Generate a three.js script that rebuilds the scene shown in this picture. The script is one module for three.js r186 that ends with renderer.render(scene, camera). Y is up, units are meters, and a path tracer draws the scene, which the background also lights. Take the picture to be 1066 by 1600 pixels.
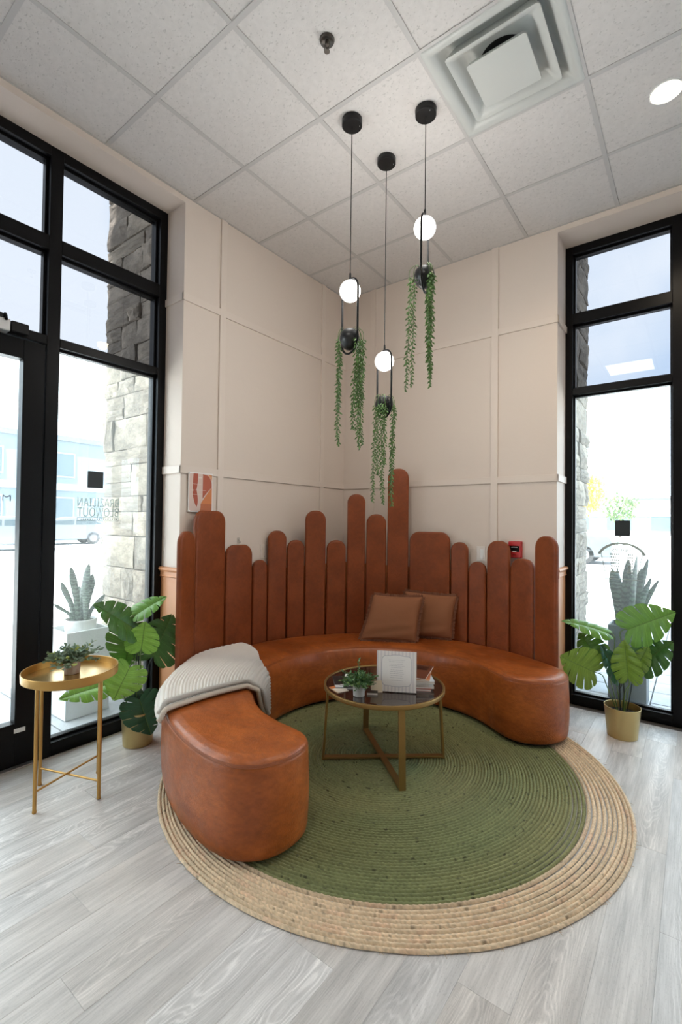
import * as THREE from 'three';
import { RoundedBoxGeometry } from 'three/addons/geometries/RoundedBoxGeometry.js';
import { TextGeometry } from 'three/addons/geometries/TextGeometry.js';
import { FontLoader } from 'three/addons/loaders/FontLoader.js';
import { mergeGeometries } from 'three/addons/utils/BufferGeometryUtils.js';
import { RectAreaLightUniformsLib } from 'three/addons/lights/RectAreaLightUniformsLib.js';
RectAreaLightUniformsLib.init();

// ---------------------------------------------------------------- camera, sky, sun, exposure
const scene = new THREE.Scene();
const camera = new THREE.PerspectiveCamera(95.02, 1066 / 1600, 0.05, 300);
camera.rotation.set(0.0192, 0.6483, 0.0120, 'YXZ');
camera.position.set(2.789, 1.387, 3.721);
const renderer = new THREE.WebGLRenderer({ antialias: true });
renderer.toneMapping = THREE.LinearToneMapping;
renderer.toneMappingExposure = 1.2;
renderer.shadowMap.enabled = true;
const SKY = 4.5, SUN = 27, PANEL = 4.2, DOWN = 5, GLOBE = 0.5;

// seeded random and periodic value noise
function rng(seed) { let s = seed >>> 0; return () => { s = (s + 0x6d2b79f5) | 0; let t = Math.imul(s ^ (s >>> 15), 1 | s); t = (t + Math.imul(t ^ (t >>> 7), 61 | t)) ^ t; return ((t ^ (t >>> 14)) >>> 0) / 4294967296; }; }
const hash = (x, y, s = 0) => { let h = Math.imul(x, 374761393) + Math.imul(y, 668265263) + Math.imul(s, 974634777); h = Math.imul(h ^ (h >>> 13), 1274126177); return ((h ^ (h >>> 16)) >>> 0) / 4294967296; };
const sm = (t) => t * t * (3 - 2 * t), lerp = (a, b, t) => a + (b - a) * t, clamp = (x, a = 0, b = 1) => Math.min(b, Math.max(a, x));
const step = (a, b, x) => sm(clamp((x - a) / (b - a)));
function vnoise(x, y, px, py, s = 0) {
  const x0 = Math.floor(x), y0 = Math.floor(y), fx = sm(x - x0), fy = sm(y - y0), w = (i, n) => ((i % n) + n) % n;
  const a = hash(w(x0, px), w(y0, py), s), b = hash(w(x0 + 1, px), w(y0, py), s), c = hash(w(x0, px), w(y0 + 1, py), s), d = hash(w(x0 + 1, px), w(y0 + 1, py), s);
  return lerp(lerp(a, b, fx), lerp(c, d, fx), fy);
}
function fbm(u, v, fu, fv, oct, s = 0) { let r = 0, a = 0.5, t = 0; for (let i = 0; i < oct; i++) { r += a * vnoise(u * fu, v * fv, fu, fv, s + i * 7); t += a; a *= 0.5; fu *= 2; fv *= 2; } return r / t; }

// sky: pale blue with thin white cloud, the same kind of sky all round
{
  const W = 1024, H = 512, d = new Float32Array(W * H * 4);
  for (let y = 0; y < H; y++) for (let x = 0; x < W; x++) {
    const el = ((y + 0.5) / H - 0.5) * Math.PI, h = clamp(Math.sin(el));
    const az = x / W, stretch = 1;
    const c = step(0.45, 0.62, fbm(az, (y / H) * 0.5, 10, 9 * stretch, 6, 3)) * 0.8;
    const o = (y * W + x) * 4, k = lerp(1.12, 0.92, Math.pow(h, 0.5));
    const blue = [0.40, 0.66, 1.0], haze = [0.86, 0.96, 1.06], cloud = [1.06, 1.12, 1.16];
    for (let i = 0; i < 3; i++) { const clear = lerp(haze[i], blue[i], Math.pow(h, 0.45)) * k; d[o + i] = el < 0 ? 0.45 : lerp(clear, cloud[i], c * (0.4 + 0.6 * Math.min(1, h * 4))); }
    d[o + 3] = 1;
  }
  const t = new THREE.DataTexture(d, W, H, THREE.RGBAFormat, THREE.FloatType);
  t.mapping = THREE.EquirectangularReflectionMapping; t.magFilter = t.minFilter = THREE.LinearFilter; t.wrapS = THREE.RepeatWrapping; t.needsUpdate = true;
  scene.background = t; scene.backgroundIntensity = SKY;
}
const sun = new THREE.DirectionalLight(new THREE.Color(1, 0.98, 0.96), SUN);
sun.position.set(4 + 5, 30, 15); sun.target.position.set(4, 0, 0); sun.shadow.radius = 1;
Object.assign(sun.shadow.camera, { left: -40, right: 40, top: 40, bottom: -40, near: 1, far: 120 });
sun.shadow.mapSize.set(4096, 4096);
scene.add(sun, sun.target);

// ---------------------------------------------------------------- helpers
const numbers = {};
function numbered(name) { const n = numbers[name] ?? 0; numbers[name] = n + 1; return n ? name + '_' + String(n).padStart(3, '0') : name; }
function tag(o, label, category, group) { o.userData = { label, category }; if (group) o.userData.group = group; return o; }
function thing(name, label, category, pos = [0, 0, 0], turn = 0, group) {
  const o = new THREE.Group(); o.name = numbered(name); o.position.set(...pos); o.rotation.y = turn; scene.add(o);
  return tag(o, label, category, group);
}
function struct(name) { const o = new THREE.Group(); o.name = name; o.userData.kind = 'structure'; scene.add(o); return o; }
function flat(g) {
  if (g.index) g = g.toNonIndexed();
  const r = new THREE.BufferGeometry(), n = g.attributes.position.count;
  r.setAttribute('position', g.attributes.position); r.setAttribute('normal', g.attributes.normal);
  r.setAttribute('uv', g.attributes.uv ?? new THREE.BufferAttribute(new Float32Array(n * 2), 2));
  return r;
}
const merge = (list) => (list.length === 1 ? list[0] : mergeGeometries(list.map(flat)));
function part(name, geo, m, parent, kind) {
  const o = new THREE.Mesh(Array.isArray(geo) ? merge(geo) : geo, m); o.name = name; parent.add(o);
  if (kind) o.userData.kind = kind;
  return o;
}
function single(name, geo, m, label, category, group) { const o = new THREE.Mesh(Array.isArray(geo) ? merge(geo) : geo, m); o.name = numbered(name); scene.add(o); return tag(o, label, category, group); }
// a box given by its two corners, edges slightly rounded when r > 0; uv in metres
function box(x0, x1, y0, y1, z0, z1, r = 0) {
  const w = x1 - x0, h = y1 - y0, d = z1 - z0;
  const g = r ? new RoundedBoxGeometry(w, h, d, 1, Math.min(r, w / 2.01, h / 2.01, d / 2.01)) : new THREE.BoxGeometry(w, h, d);
  g.translate((x0 + x1) / 2, (y0 + y1) / 2, (z0 + z1) / 2);
  return metreUv(g);
}
function metreUv(g) {
  const p = g.attributes.position, n = g.attributes.normal, uv = new Float32Array(p.count * 2);
  for (let i = 0; i < p.count; i++) {
    const ax = Math.abs(n.getX(i)), ay = Math.abs(n.getY(i)), az = Math.abs(n.getZ(i));
    if (ay >= ax && ay >= az) { uv[2 * i] = p.getX(i); uv[2 * i + 1] = p.getZ(i); }
    else if (ax >= az) { uv[2 * i] = p.getZ(i); uv[2 * i + 1] = p.getY(i); } else { uv[2 * i] = p.getX(i); uv[2 * i + 1] = p.getY(i); }
  }
  g.setAttribute('uv', new THREE.BufferAttribute(uv, 2));
  return g;
}
const V = (x, y, z) => new THREE.Vector3(x, y, z), V2 = (x, y) => new THREE.Vector2(x, y);
function tube(points, r, seg = 24, rad = 8, closed = false) { return new THREE.TubeGeometry(new THREE.CatmullRomCurve3(points, closed), seg, r, rad, closed); }
function rod(a, b, r, rad = 12, r2 = r) {
  const d = V().subVectors(b, a), g = new THREE.CylinderGeometry(r2, r, d.length(), rad);
  g.applyQuaternion(new THREE.Quaternion().setFromUnitVectors(V(0, 1, 0), d.clone().normalize())); g.translate(...a.clone().add(b).multiplyScalar(0.5).toArray());
  return g;
}
// a flat bar of width w and thickness t between two points, its width along `across`
function bar(a, b, w, t, across) {
  const d = V().subVectors(b, a), y = d.clone().normalize(), x = across.clone().addScaledVector(y, -across.dot(y)).normalize(), z = V().crossVectors(x, y);
  const g = new RoundedBoxGeometry(w, d.length(), t, 1, 0.0015); g.applyMatrix4(new THREE.Matrix4().makeBasis(x, y, z)); g.translate(...a.clone().add(b).multiplyScalar(0.5).toArray());
  return g;
}
const lathe = (pts, seg = 48) => new THREE.LatheGeometry(pts.map(([x, y]) => V2(x, y)), seg);
// rings of points joined by strips; the last ring may be closed with a flat triangulation (xy of `plane`)
function rings(rows, { closed = true, cap = null, uvs = null } = {}) {
  const n = rows[0].length, pos = [], uv = [], idx = [], m = closed ? n + 1 : n;
  rows.forEach((row, k) => { for (let i = 0; i < m; i++) { const p = row[i % n]; pos.push(p.x, p.y, p.z); const q = uvs ? uvs(k, i, p) : [i / n, k / rows.length]; uv.push(q[0], q[1]); } });
  for (let k = 0; k + 1 < rows.length; k++) for (let i = 0; i + 1 < m; i++) { const a = k * m + i, b = a + 1, c = a + m, d = c + 1; idx.push(a, b, d, a, d, c); }
  const g = new THREE.BufferGeometry();
  g.setAttribute('position', new THREE.Float32BufferAttribute(pos, 3)); g.setAttribute('uv', new THREE.Float32BufferAttribute(uv, 2)); g.setIndex(idx); g.computeVertexNormals();
  if (closed) { const N = g.attributes.normal; for (let k = 0; k < rows.length; k++) { const a = k * m, b = k * m + n, v = V(N.getX(a) + N.getX(b), N.getY(a) + N.getY(b), N.getZ(a) + N.getZ(b)).normalize(); N.setXYZ(a, v.x, v.y, v.z); N.setXYZ(b, v.x, v.y, v.z); } }
  if (!cap) return g;
  const last = rows[rows.length - 1], tri = THREE.ShapeUtils.triangulateShape(last.map(cap.plane), []), P = [], N = [], U = [];
  const cn = V(...cap.normal);
  for (const t of tri) { const q = V().subVectors(last[t[1]], last[t[0]]).cross(V().subVectors(last[t[2]], last[t[0]])); for (const i of q.dot(cn) < 0 ? [t[0], t[2], t[1]] : t) { const p = last[i]; P.push(p.x, p.y, p.z); N.push(...cap.normal); const q2 = cap.uv(p); U.push(q2[0], q2[1]); } }
  const c = new THREE.BufferGeometry();
  c.setAttribute('position', new THREE.Float32BufferAttribute(P, 3)); c.setAttribute('normal', new THREE.Float32BufferAttribute(N, 3)); c.setAttribute('uv', new THREE.Float32BufferAttribute(U, 2));
  return merge([g, c]);
}
// textures
function dataTex(W, H, fn, { srgb = false, repeat = [1, 1] } = {}) {
  const d = new Uint8Array(W * H * 4);
  for (let y = 0; y < H; y++) for (let x = 0; x < W; x++) { const c = fn(x / W, y / H, x, y), o = (y * W + x) * 4; for (let i = 0; i < 3; i++) d[o + i] = clamp(Array.isArray(c) ? c[i] : c) * 255; d[o + 3] = 255; }
  const t = new THREE.DataTexture(d, W, H); t.wrapS = t.wrapT = THREE.RepeatWrapping; t.magFilter = THREE.LinearFilter; t.minFilter = THREE.LinearMipmapLinearFilter; t.generateMipmaps = true;
  if (srgb) t.colorSpace = THREE.SRGBColorSpace;
  t.repeat.set(...repeat); t.needsUpdate = true; return t;
}
function canvasTex(W, H, draw) { const c = document.createElement('canvas'); c.width = W; c.height = H; draw(c.getContext('2d'), W, H); const t = new THREE.CanvasTexture(c); t.colorSpace = THREE.SRGBColorSpace; return t; }
const again = (t, a, b = a) => { const c = t.clone(); c.repeat.set(a, b); c.needsUpdate = true; return c; };
const std = (color, o = {}) => new THREE.MeshStandardMaterial({ color: Array.isArray(color) ? new THREE.Color().setRGB(...color) : color, roughness: 0.6, ...o });
const phys = (color, o = {}) => new THREE.MeshPhysicalMaterial({ color: Array.isArray(color) ? new THREE.Color().setRGB(...color) : color, roughness: 0.6, ...o });

// ---------------------------------------------------------------- materials
const T = {};
T.grain = dataTex(512, 512, (u, v) => fbm(u, v, 32, 32, 4, 11));
T.leatherColor = dataTex(512, 512, (u, v) => { const a = fbm(u, v, 5, 5, 4, 21), b = fbm(u, v, 40, 40, 3, 22), k = 0.84 + 0.22 * a + 0.12 * (b - 0.5); return [k, k * (0.97 + 0.05 * a), k * (0.92 + 0.1 * a)]; }, { srgb: true });
T.leatherSeat = dataTex(512, 512, (u, v) => { const a = fbm(u, v, 4, 6, 5, 26), b = fbm(u, v, 34, 60, 3, 27), k = 0.70 + 0.42 * a + 0.2 * (b - 0.5); return [k, k * (0.93 + 0.11 * a), k * (0.86 + 0.2 * a)]; }, { srgb: true });
T.leatherBump = dataTex(512, 512, (u, v) => 0.6 * fbm(u, v, 70, 70, 3, 23) + 0.4 * fbm(u, v, 6, 14, 3, 24));
T.leatherRough = dataTex(256, 256, (u, v) => 0.36 + 0.2 * fbm(u, v, 8, 8, 4, 25));
T.tile = dataTex(512, 512, (u, v) => { const a = fbm(u, v, 60, 60, 2, 31), f = step(0.80, 0.90, vnoise(u * 90, v * 190, 90, 190, 32) * 0.6 + vnoise(u * 210, v * 170, 210, 170, 33) * 0.5); const k = 0.95 + 0.04 * a - 0.07 * f; return [k, k, k]; }, { srgb: true });
T.tileBump = dataTex(512, 512, (u, v) => { const f = step(0.80, 0.90, vnoise(u * 90, v * 190, 90, 190, 32) * 0.6 + vnoise(u * 210, v * 170, 210, 170, 33) * 0.5); return 0.8 - 0.5 * f + 0.2 * (fbm(u, v, 80, 80, 2, 34) - 0.5); });
T.stone = dataTex(512, 512, (u, v) => { const a = fbm(u, v, 4, 4, 5, 41), b = fbm(u, v, 50, 50, 3, 42), k = 0.55 + 0.5 * a + 0.2 * (b - 0.5); return [k, k * 0.97, k * 0.9]; }, { srgb: true });
T.stoneBump = dataTex(512, 512, (u, v) => fbm(u, v, 10, 10, 6, 43));
T.concrete = dataTex(512, 512, (u, v) => { const k = 0.75 + 0.25 * fbm(u, v, 5, 5, 6, 51) + 0.08 * (hash((u * 512) | 0, (v * 512) | 0, 5) - 0.5); return [k, k, k]; }, { srgb: true });
T.linen = dataTex(256, 256, (u, v) => { const w = 0.5 + 0.25 * Math.sin(u * 2 * Math.PI * 64) * (0.6 + 0.8 * vnoise(u * 64, v * 16, 64, 16, 61)) + 0.25 * Math.sin(v * 2 * Math.PI * 64) * (0.6 + 0.8 * vnoise(u * 16, v * 64, 16, 64, 62)); return w; });
T.brush = dataTex(256, 256, (u, v) => 0.28 + 0.14 * fbm(u, v, 4, 64, 3, 71));
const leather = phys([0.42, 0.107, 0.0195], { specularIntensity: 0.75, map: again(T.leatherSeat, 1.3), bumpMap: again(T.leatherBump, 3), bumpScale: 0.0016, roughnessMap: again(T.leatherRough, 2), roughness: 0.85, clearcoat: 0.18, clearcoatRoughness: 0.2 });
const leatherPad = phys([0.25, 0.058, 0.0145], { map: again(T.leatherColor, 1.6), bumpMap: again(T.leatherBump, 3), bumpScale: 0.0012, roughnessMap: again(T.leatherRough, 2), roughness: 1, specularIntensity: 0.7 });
const cream = std([0.70, 0.605, 0.53], { roughness: 0.75, bumpMap: again(T.grain, 2), bumpScale: 0.0003 });
const creamTrim = std([0.71, 0.615, 0.54], { roughness: 0.5 });
const terracotta = std([0.56, 0.24, 0.10], { roughness: 0.42 });
const white = std([0.8, 0.8, 0.79], { roughness: 0.5 });
const tileMat = std([0.68, 0.645, 0.62], { map: T.tile, bumpMap: T.tileBump, bumpScale: 0.002, roughness: 0.95 });
const teeMat = std([0.50, 0.48, 0.465], { roughness: 0.5 });
const ventMat = std([0.52, 0.53, 0.505], { roughness: 0.4 });
const blackMetal = phys([0.007, 0.007, 0.0075], { roughness: 0.45, specularIntensity: 0.6 });
const frameMat = phys([0.005, 0.005, 0.0055], { roughness: 0.32, specularIntensity: 0.3 });
const gold = std([0.62, 0.40, 0.15], { metalness: 0.85, roughness: 0.38, roughnessMap: T.brush });
gold.roughness = 1;
const paleGold = std([0.52, 0.40, 0.185], { metalness: 0.9, roughness: 1, roughnessMap: T.brush });
const clearGlass = phys([0.94, 0.985, 0.95], { transmission: 1, thickness: 0, roughness: 0, ior: 1.5 });
const tintGlass = phys([0.158, 0.160, 0.168], { transmission: 1, thickness: 0, roughness: 0, ior: 1.5 });
const soil = std([0.035, 0.022, 0.015], { roughness: 1, bumpMap: again(T.grain, 6), bumpScale: 0.004 });

// ---------------------------------------------------------------- the room
const CEIL = 3.6, XW = 6.02, ZW = 6.66;              // inner faces: left wall x = 0, right wall z = 0
const LE = 1.848, RE = 1.97;                         // where the two walls end and the shop windows begin
{ // floor: a slab with separate vinyl planks on it
  const floor = struct('floor');
  part('floor_slab', box(-0.33, XW + 0.2, -0.2, -0.004, -0.33, ZW + 0.2), std([0.1, 0.09, 0.085], { roughness: 0.9 }), floor);
  const strips = 10, W = 2048, H = 1600;
  const rnd = rng(5), sp = [];
  for (let i = 0; i < strips; i++) sp.push({ cx: 0.2 + 0.6 * rnd(), cy: 0.3 + 0.4 * rnd(), bend: 9 + 16 * rnd(), along: 1.6 + 2.4 * rnd(), tone: (rnd() - 0.5) * 0.07, warm: (rnd() - 0.5) * 0.025, cath: i % 5 < 2 ? 0 : 0.55 + 0.45 * rnd() });
  const height = new Float32Array(W * H);
  const wood = dataTex(W, H, (u, v, x, y) => {
    const s = Math.min(strips - 1, Math.floor(v * strips)), q = sp[s], w = v * strips - s, P = 4096;
    const warp = (fbm(u, w * 0.13 + s * 0.1, 6, 24, 3, 80 + s) - 0.5), off = w - q.cy + 0.25 * (fbm(u, w * 0.05, 5, 8, 3, 60 + s) - 0.5);
    const f = q.along * 2.4 * (u - q.cx) * Math.sign(0.5 - (s % 2)) + q.bend * off * off + warp * 2.2;
    const ringsV = 0.5 + 0.5 * Math.sin(2 * Math.PI * f * 2.2), ring = Math.pow(ringsV, 3) * q.cath * step(0.62, 0.1, Math.abs(off));
    const streak = fbm(u, v, 12, 500, 3, 90) - 0.5, wide = fbm(u, v, 5, 60, 4, 95) - 0.5, pore = step(0.70, 0.9, vnoise(u * 160, v * 1500, 160, 1500, 97));
    let k = 0.785 + q.tone * 0.7 + 0.12 * streak + 0.20 * wide + 0.10 * ring - 0.05 * pore;
    height[y * W + x] = 0.5 + 0.3 * streak + 0.25 * ring - 0.3 * pore;
    return [k * (1.0 + q.warm), k * 0.978, k * (0.955 - q.warm)];
  }, { srgb: true });
  const woodBump = dataTex(W / 2, H / 2, (u, v, x, y) => height[y * 2 * W + x * 2]);
  const plankMat = std([0.9, 0.9, 0.91], { map: wood, bumpMap: woodBump, bumpScale: 0.0006, roughness: 0.36 });
  const PW = 0.159, PL = 1.22, geos = [];
  for (let s = 0; s < strips; s++) for (const flip of [0, 1]) {
    const w = PW / 2 - 0.0002, l = PL / 2 - 0.0002, c = 0.0010, t = 0.004;
    const rows = [[[-w, -l], [w, -l], [w, l], [-w, l]].map(([a, b]) => V(a, -t, b)), [[-w, -l], [w, -l], [w, l], [-w, l]].map(([a, b]) => V(a, -c * 0.6, b)), [[-w + c, -l + c], [w - c, -l + c], [w - c, l - c], [-w + c, l - c]].map(([a, b]) => V(a, 0, b))];
    const pos = [], uv = [], idx = [];
    const put = (p) => { pos.push(p.x, p.y, p.z); const a = p.z / PL + 0.5, b = p.x / PW + 0.5; uv.push(flip ? 1 - a : a, (s + 0.02 + 0.96 * (flip ? 1 - b : b)) / strips); return pos.length / 3 - 1; };
    const quad = (a, b, c2, d) => { const i = [put(a), put(b), put(c2), put(d)]; idx.push(i[0], i[2], i[1], i[0], i[3], i[2]); };
    for (let k = 0; k < 2; k++) for (let i = 0; i < 4; i++) quad(rows[k + 1][i], rows[k + 1][(i + 1) % 4], rows[k][(i + 1) % 4], rows[k][i]);
    quad(...rows[2]);
    const g = new THREE.BufferGeometry(); g.setAttribute('position', new THREE.Float32BufferAttribute(pos, 3)); g.setAttribute('uv', new THREE.Float32BufferAttribute(uv, 2)); g.setIndex(idx); g.computeVertexNormals();
    geos.push(g);
  }
  let col = 0;
  for (let x = 2.21 - PW * 15.5; x < XW + 0.05; x += PW, col++) {
    const start = -0.2 - (((col * 0.437 + 0.13 * Math.sin(col * 3.1)) % 1) + 1) % 1 * PL;
    for (let z = start; z < ZW; z += PL) {
      let a = Math.max(z, -0.2), b = Math.min(z + PL, ZW); if (b - a < 0.08) continue;
      const m = part('plank', geos[Math.floor(hash(col, Math.round(z * 10), 9) * geos.length)], plankMat, floor);
      m.position.set(x, 0, (a + b) / 2); m.scale.z = (b - a) / PL;
      const x0 = Math.max(x - PW / 2, -0.2), x1 = Math.min(x + PW / 2, XW); if (x1 - x0 < PW - 0.001) { m.position.x = (x0 + x1) / 2; m.scale.x = (x1 - x0) / PW; }
    }
  }
}
// ceiling grid: lines x = GX + 0.6096 k, z = GZ - 0.6096 k
const G = 0.6096, GX = 0.528, GZ = 2.39;
const VENT = [GX + 2 * G, GZ - 2 * G], lightCells = [];
{
  const ceiling = struct('ceiling');
  part('ceiling_slab', box(-0.33, XW + 0.2, CEIL + 0.16, CEIL + 0.3, -0.33, ZW + 0.2), std([0.3, 0.3, 0.3], { roughness: 1 }), ceiling);
  const xs = [0], zs = [0]; for (let k = 0; GX + k * G < XW - 0.1; k++) xs.push(GX + k * G); xs.push(XW); for (let k = -3; k < 20; k++) { const z = GZ + k * G; if (z > 0.02 && z < ZW - 0.1) zs.push(z); } zs.push(ZW);
  for (const [i, j] of [[2, 4], [6, 4]]) lightCells.push([GX + i * G, GZ + (j - 3) * G]);
  const geo = {};
  for (let i = 0; i + 1 < xs.length; i++) for (let j = 0; j + 1 < zs.length; j++) {
    const x0 = xs[i], z0 = zs[j], w = xs[i + 1] - x0, d = zs[j + 1] - z0;
    if (Math.hypot(x0 - VENT[0], z0 - VENT[1]) < 0.05 || lightCells.some(([a, b]) => Math.hypot(x0 - a, z0 - b) < 0.05)) continue;
    const key = w.toFixed(3) + d.toFixed(3), turn = hash(i, j, 4) > 0.5 ? 1 : 0;
    geo[key] ??= box(-w / 2 + 0.006, w / 2 - 0.006, 0, 0.016, -d / 2 + 0.006, d / 2 - 0.006, 0.002);
    const m = part('ceiling_tile', geo[key], tileMat, ceiling); m.position.set(x0 + w / 2, CEIL + 0.0025 + 0.002 * hash(i, j, 8), z0 + d / 2); if (turn && Math.abs(w - d) < 0.01) m.rotation.y = Math.PI;
  }
  for (const x of xs) { const e = x === 0 || x === XW, a = e ? 0.012 : 0.0125; part('grid_tee', box(x - (x === 0 ? 0 : a), x + (x === XW ? 0 : a), CEIL, CEIL + 0.003, 0, ZW), teeMat, ceiling); }
  for (const z of zs) { const e = z === 0 || z === ZW, a = 0.0125; part('grid_tee', box(0, XW, CEIL - 0.0004, CEIL + 0.0025, z - (z === 0 ? 0 : a), z + (z === ZW ? 0 : a)), teeMat, ceiling); }
}
{ // upper storey above the shop, which also keeps the sun off the glass
  const roof = struct('upper_storey');
  part('masonry_block', box(-0.3, 8.5, CEIL + 0.32, 8.2, -0.3, 9), std([0.35, 0.32, 0.3], { roughness: 0.95, map: T.concrete }), roof);
}
const SOF = 3.56;                                    // window soffit
{
  // left wall (x <= 0) with its reveal at z = LE; right wall (z <= 0) with its reveal at x = RE
  const L = struct('wall_left'), R = struct('wall_right');
  part('plaster', [box(-0.3, 0, 0, CEIL + 0.1, -0.3, LE), box(-0.3, 0, SOF, CEIL + 0.1, LE, ZW)], cream, L);
  part('plaster', [box(0, RE, 0, CEIL + 0.1, -0.3, 0), box(RE, XW, SOF, CEIL + 0.1, -0.3, 0)], cream, R);
  const p = 0.012, hb = [[2.885, 2.935], [1.70, 1.752]];
  for (const [a, b] of hb) {
    part('batten', [box(0, p, a, b, 0, LE + p, 0.0015), box(-0.215, p, a, b, LE, LE + p, 0.0015)], creamTrim, L);
    part('batten', [box(p, RE + p, a, b, 0, p, 0.0015), box(RE, RE + p, a, b, -0.275, p, 0.0015)], creamTrim, R);
  }
  for (const z of [0.352, 1.521]) part('batten', box(0, p + 0.001, 1.0, CEIL - 0.001, z - 0.025, z + 0.025, 0.0015), creamTrim, L);
  for (const x of [0.335, 1.505]) part('batten', box(x - 0.027, x + 0.027, 1.0, CEIL - 0.001, 0, p + 0.001, 0.0015), creamTrim, R);
  // chair rail and the terracotta dado below it
  const prof = [[0, 0], [0.010, 0], [0.014, 0.006], [0.010, 0.014], [0.010, 0.038], [0.016, 0.044], [0.024, 0.05], [0.026, 0.058], [0.022, 0.066], [0.014, 0.07], [0, 0.07]];
  const rail = (a, b, out) => { const s = new THREE.Shape(prof.map(([x, y]) => V2(x, y))), d = V().subVectors(b, a), g = new THREE.ExtrudeGeometry(s, { depth: d.length(), bevelEnabled: false }); g.applyMatrix4(new THREE.Matrix4().makeBasis(out, V(0, 1, 0), d.clone().normalize())); g.translate(a.x, a.y, a.z); return g; };
  part('chair_rail', [rail(V(0, 0.985, 1.835), V(0, 0.985, LE + 0.02), V(1, 0, 0)), rail(V(0.02, 0.985, LE), V(-0.215, 0.985, LE), V(0, 0, 1))], terracotta, L);
  part('chair_rail', [rail(V(RE + 0.02, 0.985, 0), V(1.935, 0.985, 0), V(0, 0, 1)), rail(V(RE, 0.985, -0.275), V(RE, 0.985, 0.02), V(1, 0, 0))], terracotta, R);
  part('dado', [box(0, 0.003, 0, 0.985, 0, LE + 0.004), box(-0.21, 0.004, 0, 0.985, LE, LE + 0.004)], terracotta, L);
  part('dado', [box(0.004, RE + 0.004, 0, 0.985, 0, 0.004), box(RE, RE + 0.004, 0, 0.985, -0.27, 0.004)], terracotta, R);
  // the two walls behind the photographer
  const B = struct('wall_back'), S = struct('wall_side');
  part('plaster', box(-0.3, XW + 0.2, 0, CEIL + 0.1, ZW, ZW + 0.2), cream, B);
  part('plaster', box(XW, XW + 0.2, 0, CEIL + 0.1, -0.3, ZW), cream, S);
  part('plaster', box(-0.3, -0.02, 0, SOF, 5.62, ZW), cream, L); part('plaster', box(5.46, XW, 0, SOF, -0.3, -0.02), cream, R);
}
// shop windows. Left: face x = -0.205, glass x = -0.265. Right: face z = -0.265, glass z = -0.325
const FL = -0.205, GLX = -0.265, FR = -0.265, GRZ = -0.325, DEP = 0.12;
function frameBars(parent, side, list) { // list of [name, a0, a1, y0, y1]: a runs along the window
  for (const [name, a0, a1, y0, y1] of list) {
    const f = side === 'L' ? FL : FR, g = side === 'L' ? box(f - DEP, f, y0, y1, a0, a1, 0.003) : box(a0, a1, y0, y1, f - DEP, f, 0.003);
    part(name, g, frameMat, parent);
  }
}
function beads(parent, side, a0, a1, y0, y1) { // glazing beads round one pane, a shallow step in front of the glass
  const t = 0.014, c = side === 'L' ? GLX : GRZ, gs = [];
  for (const [b0, b1, v0, v1] of [[a0, a1, y0, y0 + t], [a0, a1, y1 - t, y1], [a0, a0 + t, y0 + t, y1 - t], [a1 - t, a1, y0 + t, y1 - t]]) gs.push(side === 'L' ? box(c - 0.02, c + 0.022, v0, v1, b0, b1, 0.002) : box(b0, b1, v0, v1, c - 0.02, c + 0.022, 0.002));
  part('glazing_bead', gs, frameMat, parent);
}
// fine dust and smear on the large lower panes, which scatters the outdoor light
const dust = phys([0.92, 0.95, 0.95], { transmission: 0.5, thickness: 0, roughness: 1, transparent: true, opacity: 0.13, side: THREE.DoubleSide });
function pane(parent, side, a0, a1, y0, y1, m) {
  const c = side === 'L' ? GLX : GRZ, g = new THREE.PlaneGeometry(a1 - a0, y1 - y0), o = part('glass_pane', g, m, parent);
  if (side === 'L') { o.rotation.y = Math.PI / 2; o.position.set(c, (y0 + y1) / 2, (a0 + a1) / 2); } else o.position.set((a0 + a1) / 2, (y0 + y1) / 2, c);
  if (m === clearGlass) { const f = part('dust_film', g, dust, parent); f.rotation.copy(o.rotation); f.position.copy(o.position); if (side === 'L') f.position.x -= 0.004; else f.position.z -= 0.004; }
  return o;
}
const bays = { A: [2.945, 3.03], B: [2.39, 2.443], top: 3.5, bot: 0.075 };
const w1 = struct('window_1'), w2 = struct('window_2'), d1 = struct('door_1');
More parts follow.
